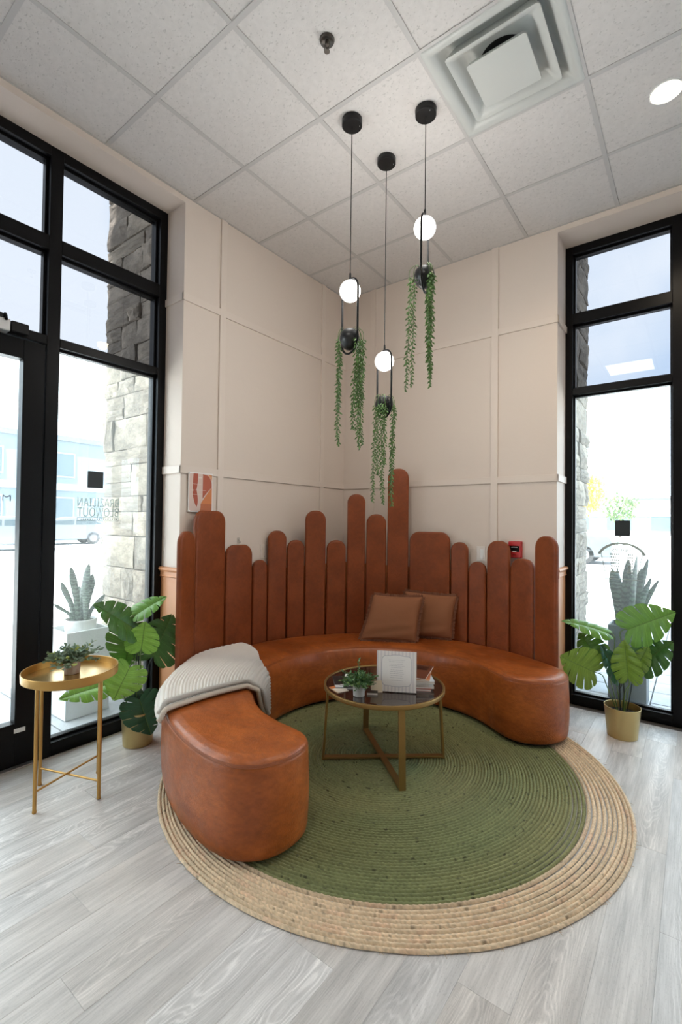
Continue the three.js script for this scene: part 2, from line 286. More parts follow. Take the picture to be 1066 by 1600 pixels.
{
  const post = [[LE, LE + 0.055, 'jamb'], [2.537, 2.607, 'mullion'], [3.56, 3.63, 'mullion'], [4.58, 4.65, 'mullion'], [5.56, 5.62, 'jamb']];
  frameBars(w1, 'L', post.map(([a, b, n]) => [n, a, b, 0, SOF]));
  for (let i = 0; i + 1 < post.length; i++) {
    const a = post[i][1], b = post[i + 1][0], door = i === 1;
    frameBars(w1, 'L', [['head', a, b, bays.top, SOF], ['transom', a, b, ...bays.A], ['transom', a, b, ...bays.B]]);
    if (!door) frameBars(w1, 'L', [['sill', a, b, 0, bays.bot]]);
    for (const [y0, y1, m] of [[bays.A[1], bays.top, tintGlass], [bays.B[1], bays.A[0], tintGlass], [bays.bot, bays.B[0], clearGlass]]) {
      if (door && m === clearGlass) continue;
      beads(w1, 'L', a, b, y0, y1); pane(w1, 'L', a, b, y0, y1, m);
    }
  }
  // glazed entrance door between the first two mullions
  const a = 2.61, b = 3.557, x0 = FL - 0.055, x1 = FL - 0.008;
  const db = (n, a0, a1, y0, y1) => part(n, box(x0 - 0.02, x1, y0, y1, a0, a1, 0.003), frameMat, d1);
  db('stile', a, a + 0.11, 0.012, 2.384); db('stile', b - 0.11, b, 0.012, 2.384); db('rail', a + 0.11, b - 0.11, 2.275, 2.384); db('rail', a + 0.11, b - 0.11, 0.012, 0.245);
  pane(d1, 'L', a + 0.11, b - 0.11, 0.245, 2.275, clearGlass);
  part('threshold', box(FL - 0.13, FL + 0.02, 0, 0.01, 2.607, 3.56, 0.002), std([0.5, 0.5, 0.5], { metalness: 0.8, roughness: 0.35 }), d1);
  part('closer_arm', [box(FL - 0.008, FL + 0.05, 2.395, 2.452, 2.715, 2.80, 0.006), bar(V(FL + 0.05, 2.46, 2.83), V(FL + 0.16, 2.462, 3.1), 0.024, 0.01, V(0, 1, 0)), tube([V(FL + 0.03, 2.44, 2.83), V(FL + 0.05, 2.475, 2.83), V(FL + 0.07, 2.44, 2.83)], 0.008, 10, 6)], blackMetal, d1);
  part('door_closer', box(FL - 0.008, FL + 0.06, 2.385, 2.452, 2.806, 3.06, 0.008), std([0.6, 0.6, 0.6], { metalness: 0.7, roughness: 0.4 }), d1);
  part('pull_handle', [tube([V(x1, 0.9, 3.49), V(x1 + 0.06, 0.92, 3.49), V(x1 + 0.06, 1.38, 3.49), V(x1, 1.4, 3.49)], 0.012, 24, 10)], std([0.5, 0.5, 0.5], { metalness: 0.9, roughness: 0.35 }), d1);
  part('door_label', box(x1, x1 + 0.0015, 0.192, 0.216, 2.667, 2.722), std([0.75, 0.75, 0.73], { roughness: 0.5 }), d1);
}
{
  const post = [[RE, RE + 0.052, 'jamb'], [2.66, 2.75, 'mullion'], [3.55, 3.62, 'mullion'], [4.5, 4.57, 'mullion'], [5.4, 5.46, 'jamb']];
  frameBars(w2, 'R', post.map(([a, b, n]) => [n, a, b, 0, SOF]));
  for (let i = 0; i + 1 < post.length; i++) {
    const a = post[i][1], b = post[i + 1][0];
    frameBars(w2, 'R', [['head', a, b, bays.top, SOF], ['transom', a, b, ...bays.A], ['transom', a, b, ...bays.B], ['sill', a, b, 0, bays.bot]]);
    for (const [y0, y1, m] of [[bays.A[1], bays.top, tintGlass], [bays.B[1], bays.A[0], tintGlass], [bays.bot, bays.B[0], clearGlass]]) { beads(w2, 'R', a, b, y0, y1); pane(w2, 'R', a, b, y0, y1, m); }
  }
}

// ---------------------------------------------------------------- ceiling fittings
for (const [k, [x, z]] of lightCells.entries()) {
  const o = thing('ceiling_light', k === 0 ? 'square white flat panel light in the ceiling above the photographer' : 'square white flat panel light in the ceiling further right, by the side wall', 'light', [x + G / 2, CEIL, z + G / 2], 0, undefined);
  part('frame', [box(-0.297, 0.297, -0.004, 0.01, -0.297, -0.275, 0.002), box(-0.297, 0.297, -0.004, 0.01, 0.275, 0.297, 0.002), box(-0.297, -0.275, -0.004, 0.01, -0.275, 0.275, 0.002), box(0.275, 0.297, -0.004, 0.01, -0.275, 0.275, 0.002)], white, o);
  part('diffuser', box(-0.275, 0.275, 0, 0.008, -0.275, 0.275), std([0.8, 0.8, 0.8], { emissive: new THREE.Color(1, 0.95, 0.88), emissiveIntensity: 5 }), o);
  const l = new THREE.RectAreaLight(new THREE.Color(1, 0.93, 0.84), PANEL, 0.54, 0.54); l.name = 'panel_glow'; l.rotation.x = -Math.PI / 2; l.position.y = -0.006; o.add(l);
}
{
  const o = thing('recessed_downlight', 'glowing round recessed downlight with white trim in the ceiling', 'light', [2.672, CEIL, 0.855]);
  part('trim_ring', lathe([[0.066, 0.004], [0.067, -0.003], [0.072, -0.003], [0.075, 0], [0.075, 0.003]], 48), white, o);
  part('lens', lathe([[0, -0.014], [0.03, -0.013], [0.055, -0.008], [0.067, 0]], 40), std([0.9, 0.9, 0.9], { emissive: new THREE.Color(1, 0.84, 0.64), emissiveIntensity: 20 }), o);
  const l = new THREE.SpotLight(new THREE.Color(1, 0.82, 0.6), DOWN, 0, 1.35, 0.8, 2); l.name = 'downlight_beam'; l.position.y = -0.02; l.target.position.set(0, -3, 0); l.shadow.radius = 3; o.add(l, l.target);
}
{ // square plaque diffuser
  const o = thing('air_vent', 'square white ceiling air diffuser with stepped plates', 'vent', [VENT[0] + G / 2, CEIL, VENT[1] + G / 2]);
  const sq = (h, y, r = 0.012) => { const a = []; for (const [sx, sz, q] of [[1, 1, 0], [-1, 1, 1], [-1, -1, 2], [1, -1, 3]]) for (let k = 0; k <= 3; k++) { const t = (q + k / 3) * Math.PI / 2; a.push(V(sx * (h - r) + r * Math.cos(t), y, sz * (h - r) + r * Math.sin(t))); } return a; };
  part('outer_frame', rings([sq(0.302, 0.006), sq(0.302, -0.001), sq(0.285, -0.004), sq(0.262, 0.0), sq(0.245, 0.014), sq(0.222, 0.045), sq(0.19, 0.056), sq(0.15, 0.058), sq(0.10, 0.058)]), ventMat, o);
  part('middle_plate', rings([sq(0.18, 0.056), sq(0.2, 0.02), sq(0.217, -0.012, 0.016), sq(0.215, -0.015, 0.016), sq(0.19, -0.006, 0.016), sq(0.168, 0.016), sq(0.150, 0.032), sq(0.12, 0.038), sq(0.05, 0.038)]), ventMat, o);
  part('centre_plate', rings([sq(0.06, 0.034), sq(0.09, 0.02), sq(0.13, -0.01), sq(0.140, -0.028, 0.012), sq(0.138, -0.0305, 0.012)], { cap: { plane: (p) => V2(p.x, p.z), flip: true, normal: [0, -1, 0], uv: (p) => [p.x, p.z] } }), ventMat, o);
  part('duct', new THREE.CylinderGeometry(0.118, 0.118, 0.004, 40).translate(0, 0.036, 0), std([0.006, 0.006, 0.006], { roughness: 1 }), o);
}
{
  const o = thing('fire_sprinkler', 'small metal fire sprinkler head in the ceiling', 'sprinkler', [1.438, CEIL, 2.087]);
  const m = std([0.14, 0.125, 0.11], { metalness: 0.8, roughness: 0.45 });
  part('escutcheon', lathe([[0.010, 0.001], [0.024, -0.002], [0.028, -0.009], [0.0315, -0.009], [0.034, -0.003], [0.035, 0.002]], 32), std([0.09, 0.08, 0.07], { metalness: 0.7, roughness: 0.4 }), o);
  part('body', [rod(V(0, 0, 0), V(0, -0.022, 0), 0.009, 12), tube([V(-0.006, -0.02, 0), V(-0.016, -0.032, 0), V(-0.008, -0.048, 0), V(0, -0.052, 0)], 0.0022, 12, 6), tube([V(0.006, -0.02, 0), V(0.016, -0.032, 0), V(0.008, -0.048, 0), V(0, -0.052, 0)], 0.0022, 12, 6)], m, o);
  part('deflector', new THREE.CylinderGeometry(0.014, 0.012, 0.002, 16).translate(0, -0.054, 0), m, o);
}
// ---------------------------------------------------------------- pendants and their trailing plants
const pearl = std([0.07, 0.15, 0.03], { roughness: 0.5 }), pearl2 = std([0.12, 0.23, 0.055], { roughness: 0.5 });
function pendant(x, z, yGlobe, dx, dz, label) {
  const o = thing('pendant_lamp', label, 'lamp', [x, 0, z], Math.atan2(-dz, dx));
  const yb = yGlobe - 0.264, r = 0.067;
  part('canopy', lathe([[0, CEIL - 0.036], [0.052, CEIL - 0.036], [0.056, CEIL - 0.032], [0.056, CEIL], [0, CEIL]], 40), blackMetal, o);
  part('screw', new THREE.SphereGeometry(0.0025, 8, 6).translate(0.03, CEIL - 0.037, -0.03), std([0.6, 0.6, 0.6], { metalness: 1, roughness: 0.3 }), o);
  part('cord', rod(V(0, CEIL - 0.036, 0), V(0, yGlobe + r + 0.03, 0), 0.0026, 8), std([0.02, 0.018, 0.016], { roughness: 0.7 }), o);
  part('cord_grip', lathe([[0.003, yGlobe + r + 0.036], [0.0055, yGlobe + r + 0.03], [0.0065, yGlobe + r + 0.002], [0.003, yGlobe + r]], 16), blackMetal, o);
  const loop = []; for (let i = 0; i <= 16; i++) { const t = Math.PI * i / 16; loop.push(V(r * Math.cos(t), yGlobe + r * Math.sin(t), 0)); }
  for (let i = 1; i < 8; i++) loop.push(V(-r, lerp(yGlobe, yb - 0.012, i / 8), 0));
  for (let i = 0; i <= 16; i++) { const t = Math.PI + Math.PI * i / 16; loop.push(V(r * Math.cos(t), yb - 0.012 + r * Math.sin(t), 0)); }
  for (let i = 1; i < 8; i++) loop.push(V(r, lerp(yb - 0.012, yGlobe, i / 8), 0));
  part('loop', tube(loop, 0.0058, 140, 8, true), blackMetal, o);
  part('globe', new THREE.SphereGeometry(0.058, 40, 28).translate(0, yGlobe, 0), std([0.9, 0.9, 0.9], { emissive: new THREE.Color(1, 0.98, 0.95), emissiveIntensity: 2.2, roughness: 0.3 }), o);
  part('bowl', lathe([[0, yb - 0.062], [0.02, yb - 0.058], [0.04, yb - 0.043], [0.054, yb - 0.016], [0.056, yb + 0.004], [0.05, yb + 0.03], [0.036, yb + 0.046], [0.033, yb + 0.044], [0.045, yb + 0.026], [0.045, yb + 0.02], [0, yb + 0.02]], 40), phys([0.013, 0.013, 0.014], { roughness: 0.3 }), o);
  const l = new THREE.PointLight(new THREE.Color(1, 0.97, 0.92), GLOBE); l.name = 'globe_glow'; l.position.y = yGlobe; l.shadow.radius = 2.5; o.add(l);
  return { x, z, yb };
}
function trailing(p, label, strands, seed) { // strands: [offset x, offset z, bottom y, thickness, sway]
  const o = thing('trailing_plant', label, 'plant', [p.x, p.yb, p.z]), R = rng(seed);
  for (const [ox, oz, yEnd, fat, sway] of strands) {
    const d = Math.hypot(ox, oz) || 0.01, ux = ox / d, uz = oz / d, e = Math.max(d, 0.062), L = p.yb - yEnd, pts = [V(ux * 0.02, 0.03, uz * 0.02), V(ux * 0.042, 0.056, uz * 0.042), V(ux * e, 0.026, uz * e)];
    const n = 7; for (let i = 1; i <= n; i++) { const t = i / n, w = sway * t * t; pts.push(V(lerp(ux * e, ox, Math.min(1, t * 2)) + w + 0.006 * Math.sin(i * 2.1 + seed), -L * t, lerp(uz * e, oz, Math.min(1, t * 2)) - w * 0.6 + 0.006 * Math.cos(i * 1.7 + seed))); }
    const c = new THREE.CatmullRomCurve3(pts), len = c.getLength(), N = Math.round(len / (0.0072 / fat)), gs = [[], []];
    for (let i = 0; i < N; i++) {
      const t = i / N, q = c.getPointAt(t); if (q.y > -0.012 || i * len / N < 0.08) continue; const thin = t > 0.75 ? lerp(1, 0.55, (t - 0.75) / 0.25) : 1, a = i * 2.4 + R() * 0.8, s = (0.0108 + 0.0036 * R()) * (0.8 + 0.2 * thin);
      const g = new THREE.OctahedronGeometry(1, 0); g.scale(s * 0.44, s, s * 0.34);
      const spread = (0.006 + 0.007 * R() * fat) * thin, dir = V(Math.cos(a), -0.75 - 0.5 * R(), Math.sin(a)).normalize();
      g.applyQuaternion(new THREE.Quaternion().setFromUnitVectors(V(0, 1, 0), dir)); g.translate(q.x + Math.cos(a) * spread, q.y - 0.003, q.z + Math.sin(a) * spread);
      gs[R() < 0.62 ? 0 : 1].push(g);
    }
    const s = part('strand', c.points && new THREE.TubeGeometry(c, 60, 0.0016, 5), pearl, o);
    part('foliage', gs[0], pearl, s, 'stuff'); part('foliage', gs[1], pearl2, s, 'stuff');
  }
}
const pA = pendant(1.279, 1.669, 2.647, 0.065, 0.017, 'black loop pendant lamp hanging furthest left with a lit white globe'),
  pB = pendant(1.286, 1.319, 2.356, 0.064, 0.022, 'black loop pendant lamp hanging lowest, over the coffee table, with a lit white globe'),
  pC = pendant(1.636, 1.487, 2.958, 0.014, 0.066, 'black loop pendant lamp hanging highest, nearest the ceiling vent, with a lit white globe');
// right and towards-the-room directions seen across each pendant
const off = (r, t, a, b) => [r * a + t * b, -r * b + t * a];   // (a, b) = right axis x, minus z
trailing(pA, 'green trailing plant spilling from the bowl of the leftmost pendant', [[...off(-0.058, 0.02, 0.8, 0.6), 1.79, 1.5, 0.0], [...off(-0.05, -0.02, 0.8, 0.6), 1.98, 1.2, -0.012], [...off(0.03, 0.035, 0.8, 0.6), 1.88, 1.4, -0.01], [...off(0.042, 0.02, 0.8, 0.6), 1.775, 1.3, 0.012], [...off(0.06, 0.0, 0.8, 0.6), 1.80, 1.4, 0.01], [...off(0.072, 0.03, 0.8, 0.6), 2.04, 1.3, 0.0], [...off(0.05, -0.04, 0.8, 0.6), 2.0, 1.4, 0.0]], 11);
trailing(pB, 'green trailing plant spilling from the bowl of the lowest pendant', [[...off(-0.052, 0.03, 0.85, 0.53), 1.50, 1.2, -0.012], [...off(-0.035, 0.05, 0.85, 0.53), 1.66, 1.3, 0.0], [...off(-0.012, 0.065, 0.85, 0.53), 1.485, 1.2, 0.008], [...off(0.005, 0.06, 0.85, 0.53), 1.72, 1.2, 0.0], [...off(0.05, 0.04, 0.85, 0.53), 1.475, 1.3, -0.004], [...off(0.056, 0.015, 0.85, 0.53), 1.62, 1.2, -0.008]], 12);
trailing(pC, 'green trailing plant spilling from the bowl of the highest pendant', [[...off(-0.075, 0.03, 0.89, 0.46), 2.07, 1.0, -0.018], [...off(-0.052, 0.03, 0.89, 0.46), 2.09, 1.0, -0.012], [...off(0.022, 0.06, 0.89, 0.46), 2.08, 1.3, 0.008], [...off(0.03, 0.045, 0.89, 0.46), 2.22, 1.5, -0.006], [...off(0.04, 0.05, 0.89, 0.46), 2.13, 1.5, -0.01], [...off(0.02, 0.035, 0.89, 0.46), 2.35, 1.4, 0.01]], 13);

// ---------------------------------------------------------------- curved banquette
const CX = 1.31, CZ = 1.358, RR = 1.275, rad = Math.PI / 180;
const polar = (r, deg, y = 0) => V(CX + r * Math.cos(deg * rad), y, CZ + r * Math.sin(deg * rad));
const sofa = thing('curved_banquette', 'curved tan leather banquette with a backrest of tall uneven rounded pads', 'sofa', [0, 0, 0]);
const seatOutline = (() => {
  const pts = [[1.262, 145], [1.235, 136], [1.2, 126], [1.182, 118], [1.166, 110], [1.155, 101], [1.146, 95], [1.126, 89.5], [1.088, 85.8], [1.035, 83], [0.96, 81], [0.88, 80.2], [0.80, 81], [0.748, 84.5], [0.728, 90], [0.728, 100], [0.732, 115], [0.738, 135], [0.752, 155], [0.785, 175], [0.815, 192], [0.84, 210],
    [0.848, 230], [0.85, 250], [0.85, 265], [0.846, 275], [0.836, 286], [0.82, 297], [0.812, 303], [0.822, 308.5], [0.868, 313.8], [0.945, 316.6], [1.05, 317.2], [1.15, 315.6], [1.235, 312.5], [1.272, 308.5], [1.275, 303]];
  for (let a = 290; a >= 160; a -= 12) pts.push([1.275, a]);
  const c = new THREE.CatmullRomCurve3(pts.map(([r, a]) => polar(r, a)), true, 'centripetal');
  return c.getSpacedPoints(420).slice(0, 420);
})();
function insetVar(path, f) { const n = path.length; return path.map((p, i) => { const a = path[(i + n - 2) % n], b = path[(i + 2) % n], t = V(b.x - a.x, 0, b.z - a.z).normalize(), o = f(i); return V(p.x + SIGN * t.z * o, p.y, p.z - SIGN * t.x * o); }); }
function inset(path, o) { const n = path.length; return path.map((p, i) => { const a = path[(i + n - 2) % n], b = path[(i + 2) % n], t = V(b.x - a.x, 0, b.z - a.z).normalize(); return V(p.x + SIGN * t.z * o, p.y, p.z - SIGN * t.x * o); }); }
const SIGN = (() => { let s = 0; seatOutline.forEach((p, i) => { const q = seatOutline[(i + 1) % 420]; s += p.x * q.z - q.x * p.z; }); return s > 0 ? -1 : 1; })();
{
  const prof = [[0.05, 0.03], [0.024, 0.031], [0.008, 0.042], [0.001, 0.075], [-0.003, 0.16], [-0.003, 0.26], [0, 0.34], [0.002, 0.392], [0.0035, 0.4025], [0.006, 0.405], [0.0045, 0.408], [0.0085, 0.418], [0.018, 0.427], [0.034, 0.4325], [0.06, 0.436]];
  let run = 0; const arc = seatOutline.map((p, i) => { const v = run; run += p.distanceTo(seatOutline[(i + 1) % 420]); return v; }); arc.push(run);
  const softProf = [[0.05, 0.03], [0.024, 0.031], [0.008, 0.042], [0.001, 0.075], [-0.003, 0.15], [-0.002, 0.23], [0.001, 0.30], [0.005, 0.34], [0.011, 0.366], [0.02, 0.387], [0.031, 0.402], [0.046, 0.4145], [0.065, 0.4245], [0.088, 0.4315], [0.115, 0.436]];
  const soft = seatOutline.map((p) => { const a = p.x - CX, b = p.z - CZ, d = ((Math.atan2(b, a) / rad) % 360 + 360) % 360; return Math.hypot(a, b) < 1.0 ? step(125, 160, d) * step(298, 262, d) : 0; });
  const rows = prof.map(([o, y], k) => insetVar(seatOutline, (i) => lerp(o, softProf[k][0], soft[i])).map((p, i) => { y = lerp(prof[k][1], softProf[k][1], soft[i]); const w = y > 0.06 && y < 0.38 ? 0.0035 * (fbm(i / 420, y, 40, 8, 3, 7) - 0.5) * 2 : 0; const a = seatOutline[i]; return V(p.x + (a.x - CX) * w * 0.5, y, p.z + (a.z - CZ) * w * 0.5); }));
  let up = 0; const vs = prof.map(([o, y], k) => { if (k) up += Math.hypot(o - prof[k - 1][0], y - prof[k - 1][1]); return up; });
  const fl = SIGN < 0;
  if (fl) rows.forEach((r) => r.reverse());
  const g = rings(rows.map((r) => r.slice().reverse()), { cap: { plane: (p) => V2(p.x, p.z), flip: true, normal: [0, 1, 0], uv: (p) => [p.x, p.z] }, uvs: (k, i, p) => (k > 10 ? [p.x, p.z] : [arc[i], vs[k] + 0.3]) });
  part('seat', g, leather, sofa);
  part('plinth', rings([inset(seatOutline, 0.05).map((p) => V(p.x, 0.012, p.z)), inset(seatOutline, 0.05).map((p) => V(p.x, 0.034, p.z))]), std([0.02, 0.014, 0.01], { roughness: 0.9 }), sofa);
  const sharp = [], at0 = soft.findIndex((s) => s > 0.5), all = inset(seatOutline, 0.005); for (let k = 0; k < 420; k++) { const i = (at0 + k) % 420; if (soft[i] < 0.12) sharp.push(V(all[i].x, 0.4055, all[i].z)); }
  part('piping', tube(sharp.filter((_, i) => i % 2 === 0), 0.0022, 380, 6), leather, sofa);
}
// backrest pads: [start angle, end angle, top height]
const pads = [[152.05, 160.35, 1.308], [160.6, 174.7, 1.448], [174.95, 186.4, 1.197], [186.6, 192.6, 1.072], [192.8, 200.4, 1.303], [200.65, 207.6, 1.224], [207.8, 216.0, 1.473], [216.3, 223.9, 1.222], [224.2, 231.35, 1.621], [231.6, 239.4, 1.450], [239.65, 247.85, 1.845], [248.05, 263.65, 1.305], [263.85, 270.4, 1.225], [270.6, 277.2, 1.074], [277.4, 286.1, 1.248], [286.3, 295.4, 1.125], [295.65, 304.3, 1.298]];
pads.forEach(([a, b, top], k) => {
  const w = 2 * RR * Math.sin((b - a) * rad / 2) - 0.003, y0 = 0.05, h = top - y0, rt = Math.min(0.082, w * 0.46), mid = (a + b) / 2, t = 0.03, out = [];
  const arcp = (cx, cy, r, s, e, n) => { for (let i = 0; i <= n; i++) { const q = lerp(s, e, i / n); out.push([cx + r * Math.cos(q), cy + r * Math.sin(q)]); } };
  arcp(w / 2 - rt, h - rt, rt, 0, Math.PI / 2, 12); arcp(-w / 2 + rt, h - rt, rt, Math.PI / 2, Math.PI, 12); arcp(-w / 2 + 0.01, 0.01, 0.01, Math.PI, 1.5 * Math.PI, 3); arcp(w / 2 - 0.01, 0.01, 0.01, 1.5 * Math.PI, 2 * Math.PI, 3);
  const cy = h / 2, ins = (o, z) => out.map(([x, y]) => { const sx = (w / 2 - o) / (w / 2), sy = (h / 2 - o) / (h / 2); return V(x * sx, cy + (y - cy) * sy, z); });
  const du = hash(k, 3) * 5, dv = hash(k, 4) * 5;
  const g = rings([ins(0.001, 0), ins(0, 0.004), ins(0, t - 0.014), ins(0.0016, t - 0.0075), ins(0.0055, t - 0.0025), ins(0.012, t - 0.0005), ins(0.022, t)], { cap: { plane: (p) => V2(p.x, p.y), normal: [0, 0, 1], uv: (p) => [p.x + du, p.y + dv] }, uvs: (r, i, p) => [p.x + du, p.y + dv] });
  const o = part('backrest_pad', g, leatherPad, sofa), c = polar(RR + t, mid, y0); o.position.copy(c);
  o.rotation.y = Math.atan2(CX - c.x, CZ - c.z);
});
// ---------------------------------------------------------------- throw blanket
{
  const knitBump = dataTex(256, 256, (u, v) => 0.5 + 0.5 * Math.sin(u * 2 * Math.PI * 24 + 1.2 * Math.sin(v * 2 * Math.PI * 8)) * Math.abs(Math.sin(v * 2 * Math.PI * 24)));
  const wool = std([0.90, 0.84, 0.77], { roughness: 0.95, bumpMap: again(knitBump, 6), bumpScale: 0.003 });
  const o = thing('throw_blanket', 'cream chunky knitted throw folded over the left arm of the banquette', 'blanket', [0, 0, 0]);
  // cross profile: v 0 outer edge, 1 inner edge of the seat, beyond 1 hanging down the inner side
  const NU = 70, NV = 430, VMAX = 1.42;
  const front = (v) => (v < 1 ? lerp(120.5, 136.5, Math.pow(v, 1.1)) : lerp(136.5, 157, (v - 1) / (VMAX - 1)));
  const back = (v) => (v < 1 ? lerp(181.5, 160.5, v * v) : lerp(160.5, 161.5, (v - 1) / (VMAX - 1)));
  const outerR = (d) => (d < 145 ? lerp(1.222, 1.255, step(120, 146, d)) : lerp(1.255, 1.19, step(160, 182, d))), innerR = (d) => lerp(0.732, 0.765, step(140, 175, d));
  function sheet(lift, hem, ribs) {
    const pos = [], uv = [], idx = [];
    for (let j = 0; j <= NV; j++) {
      const v = VMAX * j / NV, f = front(v) - hem, b = back(v) + hem * 0.3;
      for (let i = 0; i <= NU; i++) {
        const u = i / NU, d = lerp(f, b, u), ro = outerR(d), ri = innerR(d); let r, y;
        if (v < 1) { r = lerp(ro, ri, v); const so = step(0.10, 0, v), si = step(0.9, 1.0, v); y = 0.445 - 0.05 * so * so * step(165, 140, d) - 0.02 * si; } else { const t = (v - 1) / (VMAX - 1); r = ri - 0.006 * Math.sin(Math.min(1, t * 3) * Math.PI / 2); y = 0.425 - 0.24 * t; }
        const rib = ribs ? 0.0135 * Math.pow(Math.abs(Math.sin(v * Math.PI * 29)), 0.7) * (0.85 + 0.15 * Math.sin(u * 260 + 1.5 * Math.floor(v * 29))) : 0.003 * Math.abs(Math.sin(u * 90));
        const soft = 0.008 * (fbm(u, v / 2, 4, 5, 3, 9) - 0.35) + 0.012 * Math.sin(u * Math.PI) * Math.sin(Math.min(1, v) * Math.PI);
        const edge = Math.min(u * 26, 1, (1 - u) * 26), hgt = lift * Math.sqrt(clamp(edge)) + (rib + soft) * clamp(edge);
        let nr = 0, ny = 1; if (v > 0.93) { const t = step(0.93, 1.06, v); nr = -t; ny = 1 - t; } if (v < 0.1) { const t = step(0.1, 0, v) * 0.6; nr += t; }
        const p = polar(r + nr * hgt, d, y + ny * hgt); pos.push(p.x, p.y, p.z); uv.push(u * 0.9, v * 0.55);
      }
    }
    for (let j = 0; j < NV; j++) for (let i = 0; i < NU; i++) { const a = j * (NU + 1) + i, b = a + 1, c = a + NU + 1, d = c + 1; idx.push(a, c, b, b, c, d); }
    const g = new THREE.BufferGeometry(); g.setAttribute('position', new THREE.Float32BufferAttribute(pos, 3)); g.setAttribute('uv', new THREE.Float32BufferAttribute(uv, 2)); g.setIndex(idx); g.computeVertexNormals(); return g;
  }
  const both = wool.clone(); both.side = THREE.DoubleSide;
  part('upper_layer', sheet(0.024, 0, true), both, o);
  part('lower_layer', sheet(0.010, 1.3, true), both, o);
  // rolled hem along the front edge
  const hemLine = (lift, dd, y1) => { const pts = []; for (let j = 0; j <= 60; j++) { const v = VMAX * j / 60, d = front(v) - dd, ro = outerR(d), ri = innerR(d); let r, y; if (v < 1) { r = lerp(ro, ri, v); y = 0.445 - 0.05 * step(0.1, 0, v) ** 2 - 0.02 * step(0.9, 1, v); } else { const t = (v - 1) / (VMAX - 1); r = ri - 0.007; y = 0.425 - 0.24 * t; } const q = step(0.93, 1.06, v); pts.push(polar(r - q * lift, d, y + (1 - q) * lift)); } return pts; };
  const bumpy = (pts, r) => { const g = tube(pts, r, 360, 8), p = g.attributes.position, n = g.attributes.normal; for (let i = 0; i < p.count; i++) { const k = Math.floor(i / 9), w = 0.0022 * Math.sin(k * 1.1); p.setXYZ(i, p.getX(i) + n.getX(i) * w, p.getY(i) + n.getY(i) * w, p.getZ(i) + n.getZ(i) * w); } return g; };
  const hem = std([0.86, 0.75, 0.63], { roughness: 0.95, bumpMap: again(knitBump, 20, 1), bumpScale: 0.002 });
  part('hem', [bumpy(hemLine(0.013, 1.6), 0.013)], hem, o); part('hem', [bumpy(hemLine(0.037, 0.2), 0.013)], wool, o);
}
